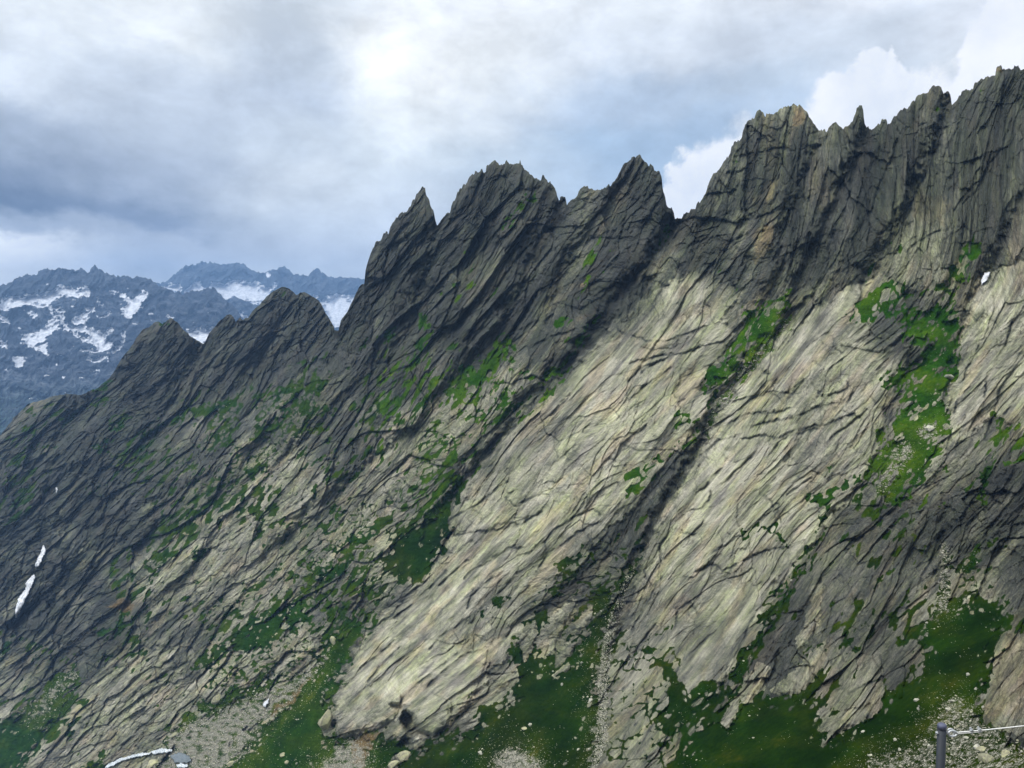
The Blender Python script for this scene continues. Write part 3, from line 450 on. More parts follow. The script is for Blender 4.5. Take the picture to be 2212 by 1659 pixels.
t1 = np.linspace(0, 1, NR - NT_, endpoint=False).astype(f4)[:, None]; t2 = np.linspace(0, 1, NT_).astype(f4)[:, None]
v = np.concatenate([900 + (mid_v[None] - 900) * t1, mid_v[None] + (sky_v[None] - mid_v[None]) * t2]).astype(f4); u = np.broadcast_to(us[None, :], v.shape).astype(f4).copy()
zc = np.array(DEPTH, float); lnZ = rbf(zc[:, :2], np.log(zc[:, 2]))
zg = lnZ(gu[::8, ::8].astype(float), gv[::8, ::8].astype(float)).astype(f4)      # coarse, then bilinear
def bil(G, uu, vv, s=8):
    x = np.clip((uu - U0) / s, 0, G.shape[1] - 1.001); y = np.clip((vv - V0) / s, 0, G.shape[0] - 1.001)
    xi = x.astype(np.int32); yi = y.astype(np.int32); fx = x - xi; fy = y - yi
    return (G[yi, xi] * (1 - fx) + G[yi, xi + 1] * fx) * (1 - fy) + (G[yi + 1, xi] * (1 - fx) + G[yi + 1, xi + 1] * fx) * fy
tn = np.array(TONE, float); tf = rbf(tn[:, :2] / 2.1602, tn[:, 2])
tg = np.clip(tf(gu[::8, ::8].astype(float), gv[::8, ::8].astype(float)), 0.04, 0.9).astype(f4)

def frame(u, v):
    """photo-plane distances along and across the grain of the rock, finer with distance on the left"""
    x = u - 560; y = 400 - v
    th = np.radians(50 + 13 * sstep(330, 60, v) * sstep(300, 900, u) + 7 * sstep(420, 760, v) * sstep(500, 900, u) - 5 * sstep(600, 100, u))
    g = 1 + 0.55 * sstep(640, 120, u)
    c, s = np.cos(th), np.sin(th)
    return (x * c + y * s) * g, (x * s - y * c) * g, g

def relief(u, v, smooth, cliff, pol):
    """height in photo pixels towards the viewer; smooth 1 = polished slab, cliff 1 = broken wall"""
    S, T, g = frame(u, v)
    w1 = fbm(S / 170, T / 70, 101, 2, .42); w2 = fbm(S / 170, T / 70, 131, 2, .42); w3 = fbm(S / 22, T / 14, 151, 3); w4 = fbm(S / 6.5, T / 4.5, 171, 2)
    cal = 1 - .45 * sstep(430, 250, u)
    Sa = S + 30 * w1 * cal + 3 * w3; Ta = T + 17 * w2 * cal + .8 * w3 + 0.2 * w4
    h = 11 * fbm(S / 260, T / 62, 1, 3) + 3.2 * fbm(Sa / 70, Ta / 17, 21, 3)
    crack = np.zeros_like(h); cell = np.zeros_like(h)
    # plates: tilted facets with open joints between them, four sizes
    for k, (L, W, amp, tilt, jw, jd, sd) in enumerate([(150, 46, 5.5, 13.0, .020, 1.7, 31), (58, 18, 3.4, 7.0, .045, 1.2, 41), (24, 8, 2.0, 3.4, .10, 1.2, 51), (11, 4.0, 1.1, 1.5, .2, .6, 61)]):
        F1, F2, r1, r2, dx, dy = voro(Sa / L + 5.3 * k, Ta / W - 2.1 * k, sd)
        wgt = (1 - 0.5 * smooth - .35 * pol) if k > 1 else (1 - 0.35 * smooth - .35 * pol)
        wgt = wgt * (1 + (.7, .6, .5, .5)[k] * cliff)
        h += wgt * (amp * (r1 - 0.5) + tilt * (1.5 * (r2 - 0.35) * dy + 0.8 * (r1 - 0.5) * dx))
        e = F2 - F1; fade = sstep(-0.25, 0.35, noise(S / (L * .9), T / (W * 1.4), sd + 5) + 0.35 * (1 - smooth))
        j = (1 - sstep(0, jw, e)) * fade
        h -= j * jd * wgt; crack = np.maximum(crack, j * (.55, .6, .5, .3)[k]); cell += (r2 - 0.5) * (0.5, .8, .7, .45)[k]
        if k == 1: hd = r1
        del F1, F2, dx, dy
    # exfoliation ledges: the surface steps down along long curving lines
    q = fbm(Sa / 150 + 0.4 * w1, Ta / 30, 71, 2) * 2.0 + T / 30
    fr = q - np.floor(q); led = sstep(-.35, .25, noise(S / 60, T / 40, 77))
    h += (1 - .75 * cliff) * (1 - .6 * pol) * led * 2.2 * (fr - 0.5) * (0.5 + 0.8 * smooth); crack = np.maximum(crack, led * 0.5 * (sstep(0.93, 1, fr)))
    q2 = fbm(Sa / 60, Ta / 13, 81, 2) * 1.5 + T / 15 + S / 90
    fr2 = q2 - np.floor(q2); led2 = sstep(-.2, .3, noise(S / 40, T / 22, 87))
    h += (1 - .5 * cliff) * (1 - .6 * pol) * led2 * 1.7 * (fr2 - 0.5)
    # long down-grain ribs of the cliffs
    rb = ridged(Sa / 120, Ta / 15, 91, 4)
    h += (0.9 + 2.2 * cliff) * rb + (.65 - .3 * pol) * fbm(Sa / 42, Ta / 3.6, 93, 3, .6)
    h += (0.25 + 0.6 * cliff) * fbm(Sa / 7, Ta / 2.4, 95, 3)
    # broken blocky joints across the grain on the walls
    F1, F2, r1, r2, dx, dy = voro((u + 8 * w3) / 9.0, (v + 8 * w2) / 11.0, 99)
    h += (.25 + .75 * cliff) * (1 - .8 * smooth) * (2.6 * (r1 - .5) + 3.4 * (r2 - .5) * dy + 2.6 * (r1 - .3) * dx - 0.7 * (1 - sstep(0, .12, F2 - F1)))
    cell += cliff * 0.6 * (r2 - .5)
    G1, G2, q1, q2, ex, ey = voro((u + 14 * w1 + 3 * w3) / 30, (v + 14 * w2 - 3 * w3) / 40, 98)
    h = h + (.3 + .7 * cliff) * (1 - smooth) * (5.0 * (q1 - .5) + 18.0 * (q2 - .5) * ey + 15 * (q1 - .4) * ex)
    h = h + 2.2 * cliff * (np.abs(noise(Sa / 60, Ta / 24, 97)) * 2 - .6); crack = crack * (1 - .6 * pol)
    return h, crack, cell, (S, T, w1, w2, w3, w4)

def blur(a, n):
    for _ in range(n):
        a = np.pad(a, 1, mode='edge'); a = (a[1:-1, 1:-1] * 2 + a[:-2, 1:-1] + a[2:, 1:-1] + a[1:-1, :-2] + a[1:-1, 2:]) / 6
    return a
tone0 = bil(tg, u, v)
sd_slab = [sd_poly(p, 60) for p in SLABS]
W1 = fbm(u / 15, v / 15, 201, 3) * 5; W2 = fbm(u / 15, v / 15, 221, 3) * 5; W3 = fbm(u / 4, v / 4, 231, 2) * 1.6
uw, vw_ = u + W1 + W3, v + W2 - W3
big = np.zeros_like(u)
for s, hgt in zip(sd_slab, PROUD):
    d = samp(s, u + W1 * .8, v + W2 * .8)
    big = np.maximum(big, hgt * (0.30 * sstep(-1.5, 2.5, d) + 0.70 * (1 - np.exp(-np.clip(d, 0, 999) / 26))) * (d > -2))
for p, hh in LOBES:
    d = samp(sd_poly(p, 30), u + .5 * W3, v + .5 * W3); big += hh * np.sqrt(np.clip(1 - (1 - np.clip(d, 0, 13) / 13) ** 2, 0, 1)) + .12 * hh * sstep(-.5, .8, d)
slabA = np.clip(samp(np.maximum(np.maximum(sd_slab[0], sd_slab[1]), sd_slab[2]), uw, vw_), -20, 30)
smooth = sstep(-4, 12, slabA)
gl = np.zeros_like(u)
GJ = 7.0 * (voro(u / 17 + W1 * .03, v / 21 + W2 * .03, 295)[2] - .5) + 3.5 * (voro(u / 6, v / 8, 296)[2] - .5)
for p, dpt in zip(GULLY, GDEEP):
    o_, sg_, (a0_, a1_, b0_, b1_) = sd_line(p, 70)
    prof = np.zeros(gu.shape, f4); dd = o_[b0_:b1_, a0_:a1_]
    # steep shaded flank on the upper left bank, slow rise on the lower right one
    prof[b0_:b1_, a0_:a1_] = np.where(sg_ < 0, np.exp(-(dd / 5.5) ** 2) - .35 * np.exp(-((dd - 14) / 9.0) ** 2), .45 * np.exp(-(dd / 5.0) ** 2) + .55 * np.exp(-(dd / 26.0) ** 1.6)) * sstep(70, 50, dd)
    gl += dpt * samp(prof, u + W1 * 1.1 + GJ, v + W2 * 1.1 - GJ)
cliff = np.clip(1 - (tone0 - 0.12) / 0.25, 0, 1) * (1 - smooth)
pol = np.zeros_like(u)     # glacier-polished, nearly jointless stretches of slab
for p in (cf([(735,1500),(760,1430),(880,1310),(960,1220),(1060,1120),(1120,1150),(1040,1260),(960,1400),(1060,1390),(1080,1420),(960,1590),(740,1590)]), cf([(1640,780),(1800,640),(1900,590),(1850,680),(1760,760),(1680,850)]),
          cf([(1520,1330),(1640,1260),(1650,1330),(1540,1450),(1470,1500),(1460,1440)]), cf([(1180,880),(1300,740),(1420,680),(1540,720),(1480,800),(1300,840)]), cf([(1480,1060),(1600,930),(1680,900),(1620,1020),(1500,1130)])):
    pol = np.maximum(pol, sstep(-10, 14, samp(sd_poly(p, 30), u + W1, v + W2)))
h, crack, cell, (S, T, w1, w2, w3, w4) = relief(u, v, smooth, cliff, pol)

jd = np.zeros(gu.shape, f4); jt = np.zeros(gu.shape, f4)
for p in JOINTS:
    o_, sg_, (a0_, a1_, b0_, b1_) = sd_line(p, 14); dd = o_[b0_:b1_, a0_:a1_]
    jd[b0_:b1_, a0_:a1_] = np.maximum(jd[b0_:b1_, a0_:a1_], np.exp(-(dd / 1.15) ** 2))
    st = np.where(sg_ > 0, -1.7 * np.exp(-dd / 5.0), 1.3 * np.exp(-dd / 5.0)) * sstep(14, 10, dd) * (1 - np.exp(-(dd / .6) ** 2))
    sl = jt[b0_:b1_, a0_:a1_]; jt[b0_:b1_, a0_:a1_] = np.where(np.abs(st) > np.abs(sl), st, sl)
wu, wv = u + .9 * W3 + .25 * W1, v - .9 * W3 + .25 * W2
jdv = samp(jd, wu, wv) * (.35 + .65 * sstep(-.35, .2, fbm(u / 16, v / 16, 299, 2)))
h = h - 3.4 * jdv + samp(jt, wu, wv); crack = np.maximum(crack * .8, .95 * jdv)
# turf, scree, earth
sg = union(GRASS); sb = union(BARE); ss = union(SCREE); se = union(EARTH)
dg = samp(sg, uw, vw_); db = samp(sb, u + W3, v + W3)
rough_edge = 2.2 * fbm(S / 14, T / 6, 241, 3)
ledge = -2.0 * fbm(S / 16, T / 6, 251, 3) + 0.10 * (dg) - 1.15      # small ledges hold turf near the meadows
blocks = voro(S / 13 + w3 * .5, T / 7 + w3 * .5, 261)
core = sstep(9, 20, dg)
small_b = voro(S / 7.5 + w3 * .5, T / 4.2 + w3 * .5, 263)
broken = np.maximum(samp(sd_poly(GRASS[1], 10), u, v), samp(sd_poly(GRASS[-8], 10), u, v)) > -5     # turf bands full of outcrops
broken |= (v < 620) & (u > 640)
holes = (blocks[2] > 0.70 + 0.28 * core * (1 - .75 * broken) - .30 * broken) & ((blocks[1] - blocks[0]) > 0.20) & (dg < 26)
holes |= (small_b[2] > .80 - .22 * broken + .15 * core) & ((small_b[1] - small_b[0]) > .22)   # blocks standing out of the turf
midband = sstep(330, 420, v) * sstep(640, 540, u + 0 * v) * sstep(0.62, 0.45, tone0) + 0.8 * sstep(280, 380, v) * sstep(860, 920, u) * sstep(0.5, 0.3, tone0) + sstep(560, 640, v) * sstep(600, 660, u)*0.8
pocket = fbm(S / 24, T / 8, 271, 4) * 1.25 + (fbm(u / 70, v / 70, 281, 2) + 0.02) * 1.0 + 0.35 * crack - 1.04 + 0.56 * np.clip(midband, 0, 1)
turf = (dg + rough_edge > 0) & ~holes
turf |= (pocket - .9 * sstep(300, 200, v) > 0) & (smooth < .4) & (cliff < .75)
turf |= (ledge > 0) & (dg > -14) & (smooth < .5)
jr = samp(union(JOINTED), u + W1, v + W2)
turf |= (jr > 0) & ((blocks[1] - blocks[0]) < .13 + .10 * fbm(u / 20, v / 20, 267, 2)) & (fbm(u / 26, v / 18, 268, 2) > -.15)
turf &= db < 0
turf = blur(turf.astype(f4), 2)
dscr = samp(ss, uw, vw_); scree = np.clip(sstep(-7, 7, dscr + 5 * fbm(u / 9, v / 5, 293, 4)) * (.62 + .5 * fbm(u / 7, v / 4, 295, 4)) , 0, .85); earth = sstep(-3, 4, samp(se, uw, vw_))
scatter = sstep(.15, .6, fbm(u / 60, v / 40, 291, 3) + 0.5*sstep(-30,0,samp(ss,u,v)))
turf = np.maximum(turf, (dscr > 0) * 1.0)
nearm = turf
tb = blur(nearm, 3)
inside = sstep(-2, 10, np.maximum(dg, samp(ss, uw, vw_)) - 8 * (blocks[2] > .7) * (1 - core)) * (db < -1)
grassh = 1.6 * fbm(u / 30, v / 14, 301, 3) + 0.9 * fbm(u / 6, v / 3, 311, 4, .65)
gi = inside * (1 - 0.0)
H = (h * (1 - .92 * gi * (db < -2)) + grassh * gi) - 1.0 * tb + big - gl * (1 - .6 * gi)
tone0 = np.where(db > -1, .62, tone0)
H += 5.5 * sstep(-1.5, 5, db) + 1.0 * sstep(-1, 1, db)
# the two open mouths under the lowest slab
for cv_, dp_ in (([(488,1345),(520,1330),(560,1355),(578,1395),(600,1445),(660,1462),(668,1490),(600,1492),(540,1490),(500,1450),(476,1400)], 48), ([(410,1300),(440,1290),(490,1290),(500,1330),(470,1345),(430,1330)], 16)):
    dc = samp(sd_poly(c5(cv_), 20), u + .6 * W3, v + .6 * W3); H -= dp_ * sstep(-.6, 5, dc)
for p, hh in [(c8([(120,1150-1000),(240,150),(330,110),(200,60),(0,110)]),5)]: pass
# roll the surface away over the crest
dsk = v - sky_v[None, :]
H -= 4.0 * np.exp(-dsk / 1.8)
Z = np.exp(bil(zg, u, v))
# left ridge lies behind the needle's spur
behind = samp(sd_poly(cf([(-400,2400),(-400,300),(728,300),(728,712),(700,790),(600,880),(470,1010),(380,1150),(250,1350),(120,1500),(20,1659),(-200,2000)]), 60), u + W1, v + W2)
Z = Z * (1 + 0.10 * sstep(-2, 6, behind) * sstep(480, 350, v) + 0.03 * sstep(-4, 20, behind))
Z = Z * (1 - H / F)
# tone
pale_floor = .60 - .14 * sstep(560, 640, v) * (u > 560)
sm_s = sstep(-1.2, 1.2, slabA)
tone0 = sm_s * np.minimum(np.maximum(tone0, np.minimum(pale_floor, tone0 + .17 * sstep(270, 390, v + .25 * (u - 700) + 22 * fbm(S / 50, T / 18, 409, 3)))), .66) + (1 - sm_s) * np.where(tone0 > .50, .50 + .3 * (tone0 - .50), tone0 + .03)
tone0 = np.maximum(tone0, .15 + .22 * sstep(-.1, .5, fbm(S / 60, T / 30, 401, 3))*.6)
tone0 = np.where(tone0 < .34, .34 - (.34 - tone0) * (1.18 - .28 * sstep(640, 720, u)), tone0); tone0 = np.maximum(tone0, .03)
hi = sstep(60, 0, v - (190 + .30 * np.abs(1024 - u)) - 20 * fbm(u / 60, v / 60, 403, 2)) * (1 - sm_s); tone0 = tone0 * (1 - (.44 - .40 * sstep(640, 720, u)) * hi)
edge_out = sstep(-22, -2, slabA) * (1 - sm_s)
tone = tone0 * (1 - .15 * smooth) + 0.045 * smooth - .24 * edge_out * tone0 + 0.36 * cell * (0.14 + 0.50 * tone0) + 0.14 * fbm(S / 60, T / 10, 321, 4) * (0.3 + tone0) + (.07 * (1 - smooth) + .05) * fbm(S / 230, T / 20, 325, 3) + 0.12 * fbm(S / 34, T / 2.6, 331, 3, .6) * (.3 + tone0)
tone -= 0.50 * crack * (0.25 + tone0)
strk = sstep(.15, .55, fbm(S / 70, T / 7, 341, 3) + .25 * fbm(u / 90, v / 90, 345, 2)) * smooth * (.5 + .3 * pol) + sstep(.3, .7, fbm(S / 60, T / 10, 347, 3)) * .3
lich = np.clip(.25 * sstep(640, 720, u) * sstep(330, 250, v) + 0.45 + 0.5 * fbm(S / 90, T / 30, 351, 3) + 0.6 * fbm(S / 24, T / 8, 361, 3), 0, 1)
warm = np.clip(0.8 * fbm(S / 60, T / 16, 371, 3) - .12, 0, .30)
for p, k in [(c3([(905,340),(935,325),(985,350),(1005,400),(985,430),(940,445),(915,400)]), 1.5), (c3([(700,1000),(780,990),(830,1010),(810,1060),(760,1170),(720,1210),(690,1120)]), 1.0), (c3([(780,740),(850,720),(830,850),(750,900),(700,880)]), .6), (c3([(1600,820),(1800,840),(1760,1000),(1580,960)]), .5),
             (c2([(635,480),(665,450),(665,540),(640,560)]), .9), (c2([(640,380),(657,374),(657,415),(640,410)]), 1), (c2([(470,1000),(510,950),(510,1000),(480,1060)]), .8), (c2([(1540,1140),(1660,1060),(1680,1080),(1560,1180)]), .9), (c2([(1500,930),(1600,920),(1600,960),(1520,980)]), .7),
             (c3([(2046,165),(2052,120),(2080,110),(2085,145)]), 1.6), (c4([(680,760),(730,750),(730,800),(690,820)]), .9), (c6([(2050,1020),(2212,900),(2400,900),(2400,1400),(2000,1370),(2040,1120)]), .5), (c2([(1680,570),(1760,560),(1720,640),(1660,650)]), .6), (c2([(1080,560),(1230,540),(1300,640),(1200,740),(1100,660)]), .35), (c2([(880,960),(1000,900),(1020,1000),(900,1060)]), .4)]:
    warm = warm + k * .6 * sstep(-2, 3, samp(sd_poly(p, 20), uw, vw_))
tone = np.where(warm > .6, np.maximum(tone, .38), tone)
lush = np.clip(sstep(590, 400, v) * .9 + 0.25 * fbm(u / 40, v / 40, 381, 2), 0, 1) * (u > 380) + (u <= 380) * 0.35
olive = np.clip(0.55 * sstep(-.1, .4, fbm(u / 60, v / 30, 391, 3)) + .9 * sstep(-26, 4, samp(ss, u, v)) + .5 * sstep(6, -4, dg), 0, 1)
scree = scree * (1 - .35 * ((u > 840) & (v > 680)))
X, Y, Zw = world(u, v, Z); P = np.stack([X, Y, Zw], -1).astype(f4)
DEPTH_GRID = Z; 
# back of the mountain: behind the crest the ground falls away again
bk = []
for i, (dy, dz) in enumerate([(2, -1), (8, -6), (22, -20), (50, -50), (110, -110), (220, -230), (420, -430)]):
    q = P[-1].copy(); jit = fbm(us / 30, us * 0 + i * 3.1, 401 + i, 3) * dy * .25
    nx = q[:, 0] / np.maximum(q[:, 1], 1) ; q[:, 1] += dy + jit; q[:, 0] += (dy + jit) * nx; q[:, 2] += dz + 0.18 * dy * jit / max(dy, 1); bk.append(q)
bk = np.array(bk); nb = len(bk)
P2 = np.concatenate([P, bk]); ext = lambda a: np.concatenate([a, np.repeat(a[-1:], nb, 0)])
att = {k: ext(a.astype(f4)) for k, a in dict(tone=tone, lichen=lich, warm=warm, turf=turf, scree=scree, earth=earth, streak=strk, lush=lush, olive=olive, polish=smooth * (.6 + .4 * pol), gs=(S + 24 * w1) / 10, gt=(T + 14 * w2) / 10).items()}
gface = ext(np.maximum(blur(turf, 1), earth)); big_g = (gface > .5)
bigreg = ext(((samp(sg, u, v) > 1.5) | (samp(ss, u, v) > 0)).astype(f4)) > .5
cls = big_g[:-1, :-1] & bigreg[:-1, :-1]; cls[-nb - 1:] = False
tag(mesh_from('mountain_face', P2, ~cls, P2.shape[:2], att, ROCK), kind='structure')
sc_f = (ext(sstep(-1, 1, dscr)) > .5)[:-1, :-1] & cls
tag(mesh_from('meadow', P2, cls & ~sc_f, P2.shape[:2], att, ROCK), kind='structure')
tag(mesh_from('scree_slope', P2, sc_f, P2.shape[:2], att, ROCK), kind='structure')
def surf(uu, vv):
    """depth of the finished ground under photo column, row"""
    uu = np.atleast_1d(uu).astype(float); vv = np.atleast_1d(vv).astype(float); ci = np.clip(np.searchsorted(us, uu), 0, len(us) - 1)
    ri = np.concatenate([np.argmin(np.abs(v[:, c] - q[None]), 0) for c, q in zip(np.array_split(ci, len(ci) // 2000 + 1), np.array_split(vv, len(vv) // 2000 + 1))]); return Z[ri, ci], ri, ci

# ================= distant ranges =================
def far_range(name, sky, vb, zb, zt, snow, us, NR, amp, seed, toneband=None, lowgreen=0, jag=1.0):
    s = np.array(sorted(sky)); sv = np.interp(us, s[:, 0], s[:, 1]) - jag * (1.6 * blk(us / 2.3, seed + 4) ** 1.5 + np.abs(noise(us / 2.2, us * 0 + 1.1, seed)) * 1.8 + np.abs(noise(us / 7, us * 0 + 1.1, seed + 1)) * 2.4 - 0.8)
    t = np.linspace(0, 1, NR); v = vb + (sv[None] - vb) * t[:, None]; u = np.broadcast_to(us[None], v.shape).copy()
    w = fbm(u / 30, v / 30, seed + 2, 3)
    hh = 1.9 * amp * (ridged(u / 38 + .4 * w + v / 90, v / 60 + .3 * w, seed + 3, 5, .55) + .5 * ridged((u + v * .5) / 11 + w * .5, (v - u * .3) / 18, seed + 9, 4, .55))
    dsk = v - sv[None]
    Z = np.exp(np.log(zb) + (np.log(zt) - np.log(zb)) * ((vb - v) / (vb - 265.0)))
    ssn = samp(union(snow), u + 2.6 * w + 1.2 * fbm(u / 4, v / 3, seed + 15, 2), v + 2.2 * fbm(u / 16, v / 12, seed + 13, 3)); ssn = ssn + 2.4 * fbm(u / 6 + v / 8, v / 3.6, seed + 17, 5, .65) + .5; sn = sstep(-.9, .9, ssn)
    hh = hh * (1 - .75 * sstep(-2, 4, ssn)) + 1.2 * sn - 5 * np.exp(-dsk / 3)
    Z = Z * (1 - hh / F)
    spots = (fbm(u / 13, v / 5, seed + 21, 4) > .86) & (v > sv[None] + 12) & (v < 400)
    sn = np.maximum(sn, spots * 1.0)
    X, Y, W = world(u, v, Z); P = np.stack([X, Y, W], -1); bk = []
    for dy, dz in ((60, -40), (300, -260), (900, -800)):
        q = P[-1].copy(); q[:, 1] += dy; q[:, 2] += dz; bk.append(q)
    P = np.concatenate([P, np.array(bk)]); e = lambda a: np.concatenate([a, np.repeat(a[-1:], 3, 0)])
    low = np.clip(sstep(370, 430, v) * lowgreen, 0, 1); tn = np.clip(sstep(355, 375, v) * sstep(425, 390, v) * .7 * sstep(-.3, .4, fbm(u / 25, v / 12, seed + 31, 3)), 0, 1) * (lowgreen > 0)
    return tag(mesh_from(name, P, None, P.shape[:2], dict(snow=e(sn), turf=e(low), tone=e(tn)), FAR), kind='structure')
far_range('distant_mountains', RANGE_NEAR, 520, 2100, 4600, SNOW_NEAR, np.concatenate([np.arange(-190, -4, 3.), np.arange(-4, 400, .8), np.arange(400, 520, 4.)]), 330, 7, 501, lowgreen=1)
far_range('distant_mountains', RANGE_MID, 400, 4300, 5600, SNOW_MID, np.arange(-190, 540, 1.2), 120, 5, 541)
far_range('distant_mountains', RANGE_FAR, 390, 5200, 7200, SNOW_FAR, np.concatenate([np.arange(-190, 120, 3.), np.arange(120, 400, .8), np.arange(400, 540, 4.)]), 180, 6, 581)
# ================= valley floor, sky, light, air =================
def ground_sheet():
    n = 90; a = np.linspace(-5400, 5400, n); x, y = np.meshgrid(a * 1.15 - 2600, a + 2900)
    z = -760 + 60 * fbm(x / 1500, y / 1500, 601, 3)
    m, nt = new_mat('valley_ground'); T = NT(nt); g = T.n('ShaderNodeTexCoord').outputs['Object']
    T.pbr(T.ramp(T.noise(g, 0.004, 7, .6), [(.35, (.02, .04, .015)), (.55, (.045, .07, .03)), (.7, (.13, .125, .11))]), .95, .1)
    return tag(mesh_from('ground', np.stack([x, y, z], -1), None, x.shape, {}, m), kind='structure')
ground_sheet()

SUN_AZ, SUN_EL = math.radians(-105), math.radians(58)     # azimuth measured from the view direction, clockwise
def make_world():
    w = bpy.data.worlds.new('World'); scene.world = w; w.use_nodes = True; nt = w.node_tree
    for n in list(nt.nodes): nt.nodes.remove(n)
    T = NT(nt); gen = T.n('ShaderNodeTexCoord').outputs['Generated']; sp_ = T.n('ShaderNodeSeparateXYZ'); T.l(gen, sp_.inputs[0])
    az = T.m('ARCTAN2', sp_.outputs[0], sp_.outputs[1]); el = T.m('ARCSINE', sp_.outputs[2])
    sky = T.n('ShaderNodeTexSky', sky_type='NISHITA'); sky.sun_disc = False; sky.sun_elevation = SUN_EL; sky.sun_rotation = SUN_AZ; sky.altitude = 2300
    def px_az(u): return math.atan((u - CX) / F / cp)
    def px_el(v): return math.atan((HY - v) / F)
    nz = lambda sc, d=5, r=.55, off=0.0: T.noise(vadd(gen, off), sc, d, r)
    def vadd(v, o):
        nd = T.n('ShaderNodeVectorMath', operation='ADD'); T.l(v, nd.inputs[0]); nd.inputs[1].default_value = (o, o * .7, -o * .4); return nd.outputs[0]
    st = T.n('ShaderNodeVectorMath', operation='MULTIPLY'); T.l(gen, st.inputs[0]); st.inputs[1].default_value = (1, 1, 1.7)
    a = T.noise(st.outputs[0], 3.2, 6, .58, .3); b = T.noise(vadd(st.outputs[0], 5.2), 3.2, 6, .58, .3)
    a2 = T.noise(vadd(st.outputs[0], 2.2), 12, 5, .6); b2 = T.noise(vadd(st.outputs[0], 8.2), 12, 5, .6)
    azw = T.m('ADD', az, T.m('MULTIPLY', T.m('SUBTRACT', a, .5), .26)); azw = T.m('ADD', azw, T.m('MULTIPLY', T.m('SUBTRACT', a2, .5), .10))
    elw = T.m('ADD', el, T.m('MULTIPLY', T.m('SUBTRACT', b, .5), .16)); elw = T.m('ADD', elw, T.m('MULTIPLY', T.m('SUBTRACT', b2, .5), .06))
    A0, A1 = px_az(-120), px_az(1144)
    x = T.rng(azw, A0, A1)
    U = [0, 170, 300, 400, 500, 640, 740, 850, 1000]
    rows = [(-200, [(205,212,222),(215,222,230),(205,214,226),(215,224,234),(222,230,238),(212,221,232),(206,215,227),(210,219,230),(218,224,234)]),
     (0,   [(230,236,241),(222,229,236),(206,215,225),(236,241,246),(230,235,241),(224,231,239),(224,230,239),(227,232,241),(236,238,245)]),
     (60,  [(224,231,238),(232,238,243),(198,208,221),(250,253,254),(240,245,249),(216,224,235),(206,215,228),(206,215,227),(222,228,238)]),
     (112, [(212,220,230),(196,206,220),(190,201,217),(238,244,247),(226,234,242),(176,192,213),(184,198,215),(200,211,225),(225,232,240)]),
     (155, [(156,167,184),(184,194,208),(202,212,223),(226,235,242),(200,213,226),(162,184,209),(168,187,211),(184,198,216),(215,224,234)]),
     (196, [(112,122,142),(166,176,192),(216,224,232),(210,220,230),(190,205,221),(168,188,211),(170,188,210),(185,198,216),(205,214,226)]),
     (230, [(84,94,114),(122,132,152),(198,207,218),(202,211,223),(190,204,219),(168,188,211),(170,188,210),(185,198,216),(205,214,226)]),
     (252, [(156,164,178),(168,176,190),(192,200,212),(200,209,221),(190,204,219),(168,188,211),(170,188,210),(185,198,216),(205,214,226)]),
     (270, [(236,238,240),(168,178,194),(198,206,216),(206,214,224),(196,208,222),(172,192,213),(172,190,212),(188,200,218),(208,216,228)]),
     (330, [(220,224,228),(204,210,217),(204,209,216),(206,212,220),(200,208,220),(190,202,218),(190,202,218),(196,206,220),(208,216,228)])]
    rows = sorted(rows, key=lambda r: r[0], reverse=True)
    ux = [(px_az(q) - A0) / (A1 - A0) for q in U]
    cur = None; prev = None
    for vv, cs in rows:
        rc = T.ramp(x, [(p, srgb(*c)) for p, c in zip(ux, cs)], 'B_SPLINE' if False else 'EASE')
        e = px_el(vv)
        cur = rc if cur is None else T.mix(T.rng(elw, prev, e, 0, 1, True), cur, rc)
        prev = e
    # puffs inside the grey sheet
    puff = T.m('ADD', T.m('MULTIPLY', T.noise(vadd(st.outputs[0], 3.1), 7.0, 8, .6, .25), .7), T.m('MULTIPLY', T.noise(vadd(st.outputs[0], 6.1), 16.0, 7, .62, .3), .3))
    fine = T.rng(puff, .38, .62, .86, 1.22); lum = T.mix(1.0, cur, fine, 'MULTIPLY')
    # crisp cumulus behind the crest
    U2 = [560, 652, 660, 668, 680, 694, 708, 722, 738, 752, 790, 806, 823, 847, 866, 880, 898, 908, 920, 931, 943, 953, 970, 1000, 1030, 1100]
    V2 = [300, 250, 176, 160, 160, 150, 143, 136, 128, 124, 118, 108, 92, 83, 80, 88, 100, 90, 93, 98, 98, 62, 46, 34, 22, 0]
    lo, hi = px_el(300), px_el(0)
    tops = T.ramp(T.rng(T.m('ADD', az, T.m('MULTIPLY', T.m('SUBTRACT', a2, .5), .035)), px_az(560), px_az(1100)),
                  [((px_az(p) - px_az(560)) / (px_az(1100) - px_az(560)), ((px_el(q) - lo) / (hi - lo),) * 3) for p, q in zip(U2, V2)][:32])
    topel = T.m('ADD', T.m('MULTIPLY', tops, hi - lo), lo)
    n5 = T.noise(gen, 26, 6, .62); n6 = T.noise(gen, 9, 4, .5)
    edge = T.m('ADD', T.m('SUBTRACT', topel, el), T.m('MULTIPLY', T.m('SUBTRACT', n5, .5), .075))
    cm = T.rng(edge, -0.001, T.rng(n6, .4, .62, .006, .035), 0, 1, True)
    cm = T.m('MULTIPLY', cm, T.rng(az, px_az(610), px_az(650), 0, 1))
    cc = T.mix(T.rng(T.m('ADD', T.m('MULTIPLY', n5, .4), T.m('MULTIPLY', n6, .6)), .38, .6), srgb(226, 232, 242), srgb(248, 250, 254))
    col = T.mix(cm, lum, cc)
    # the unseen upper dome of an overcast sky is brighter than the band near the horizon
    col = T.mix(T.rng(el, .50, 1.0, 0, 1, True), col, T.mix(1.0, col, (1.45, 1.45, 1.45), 'MULTIPLY'))
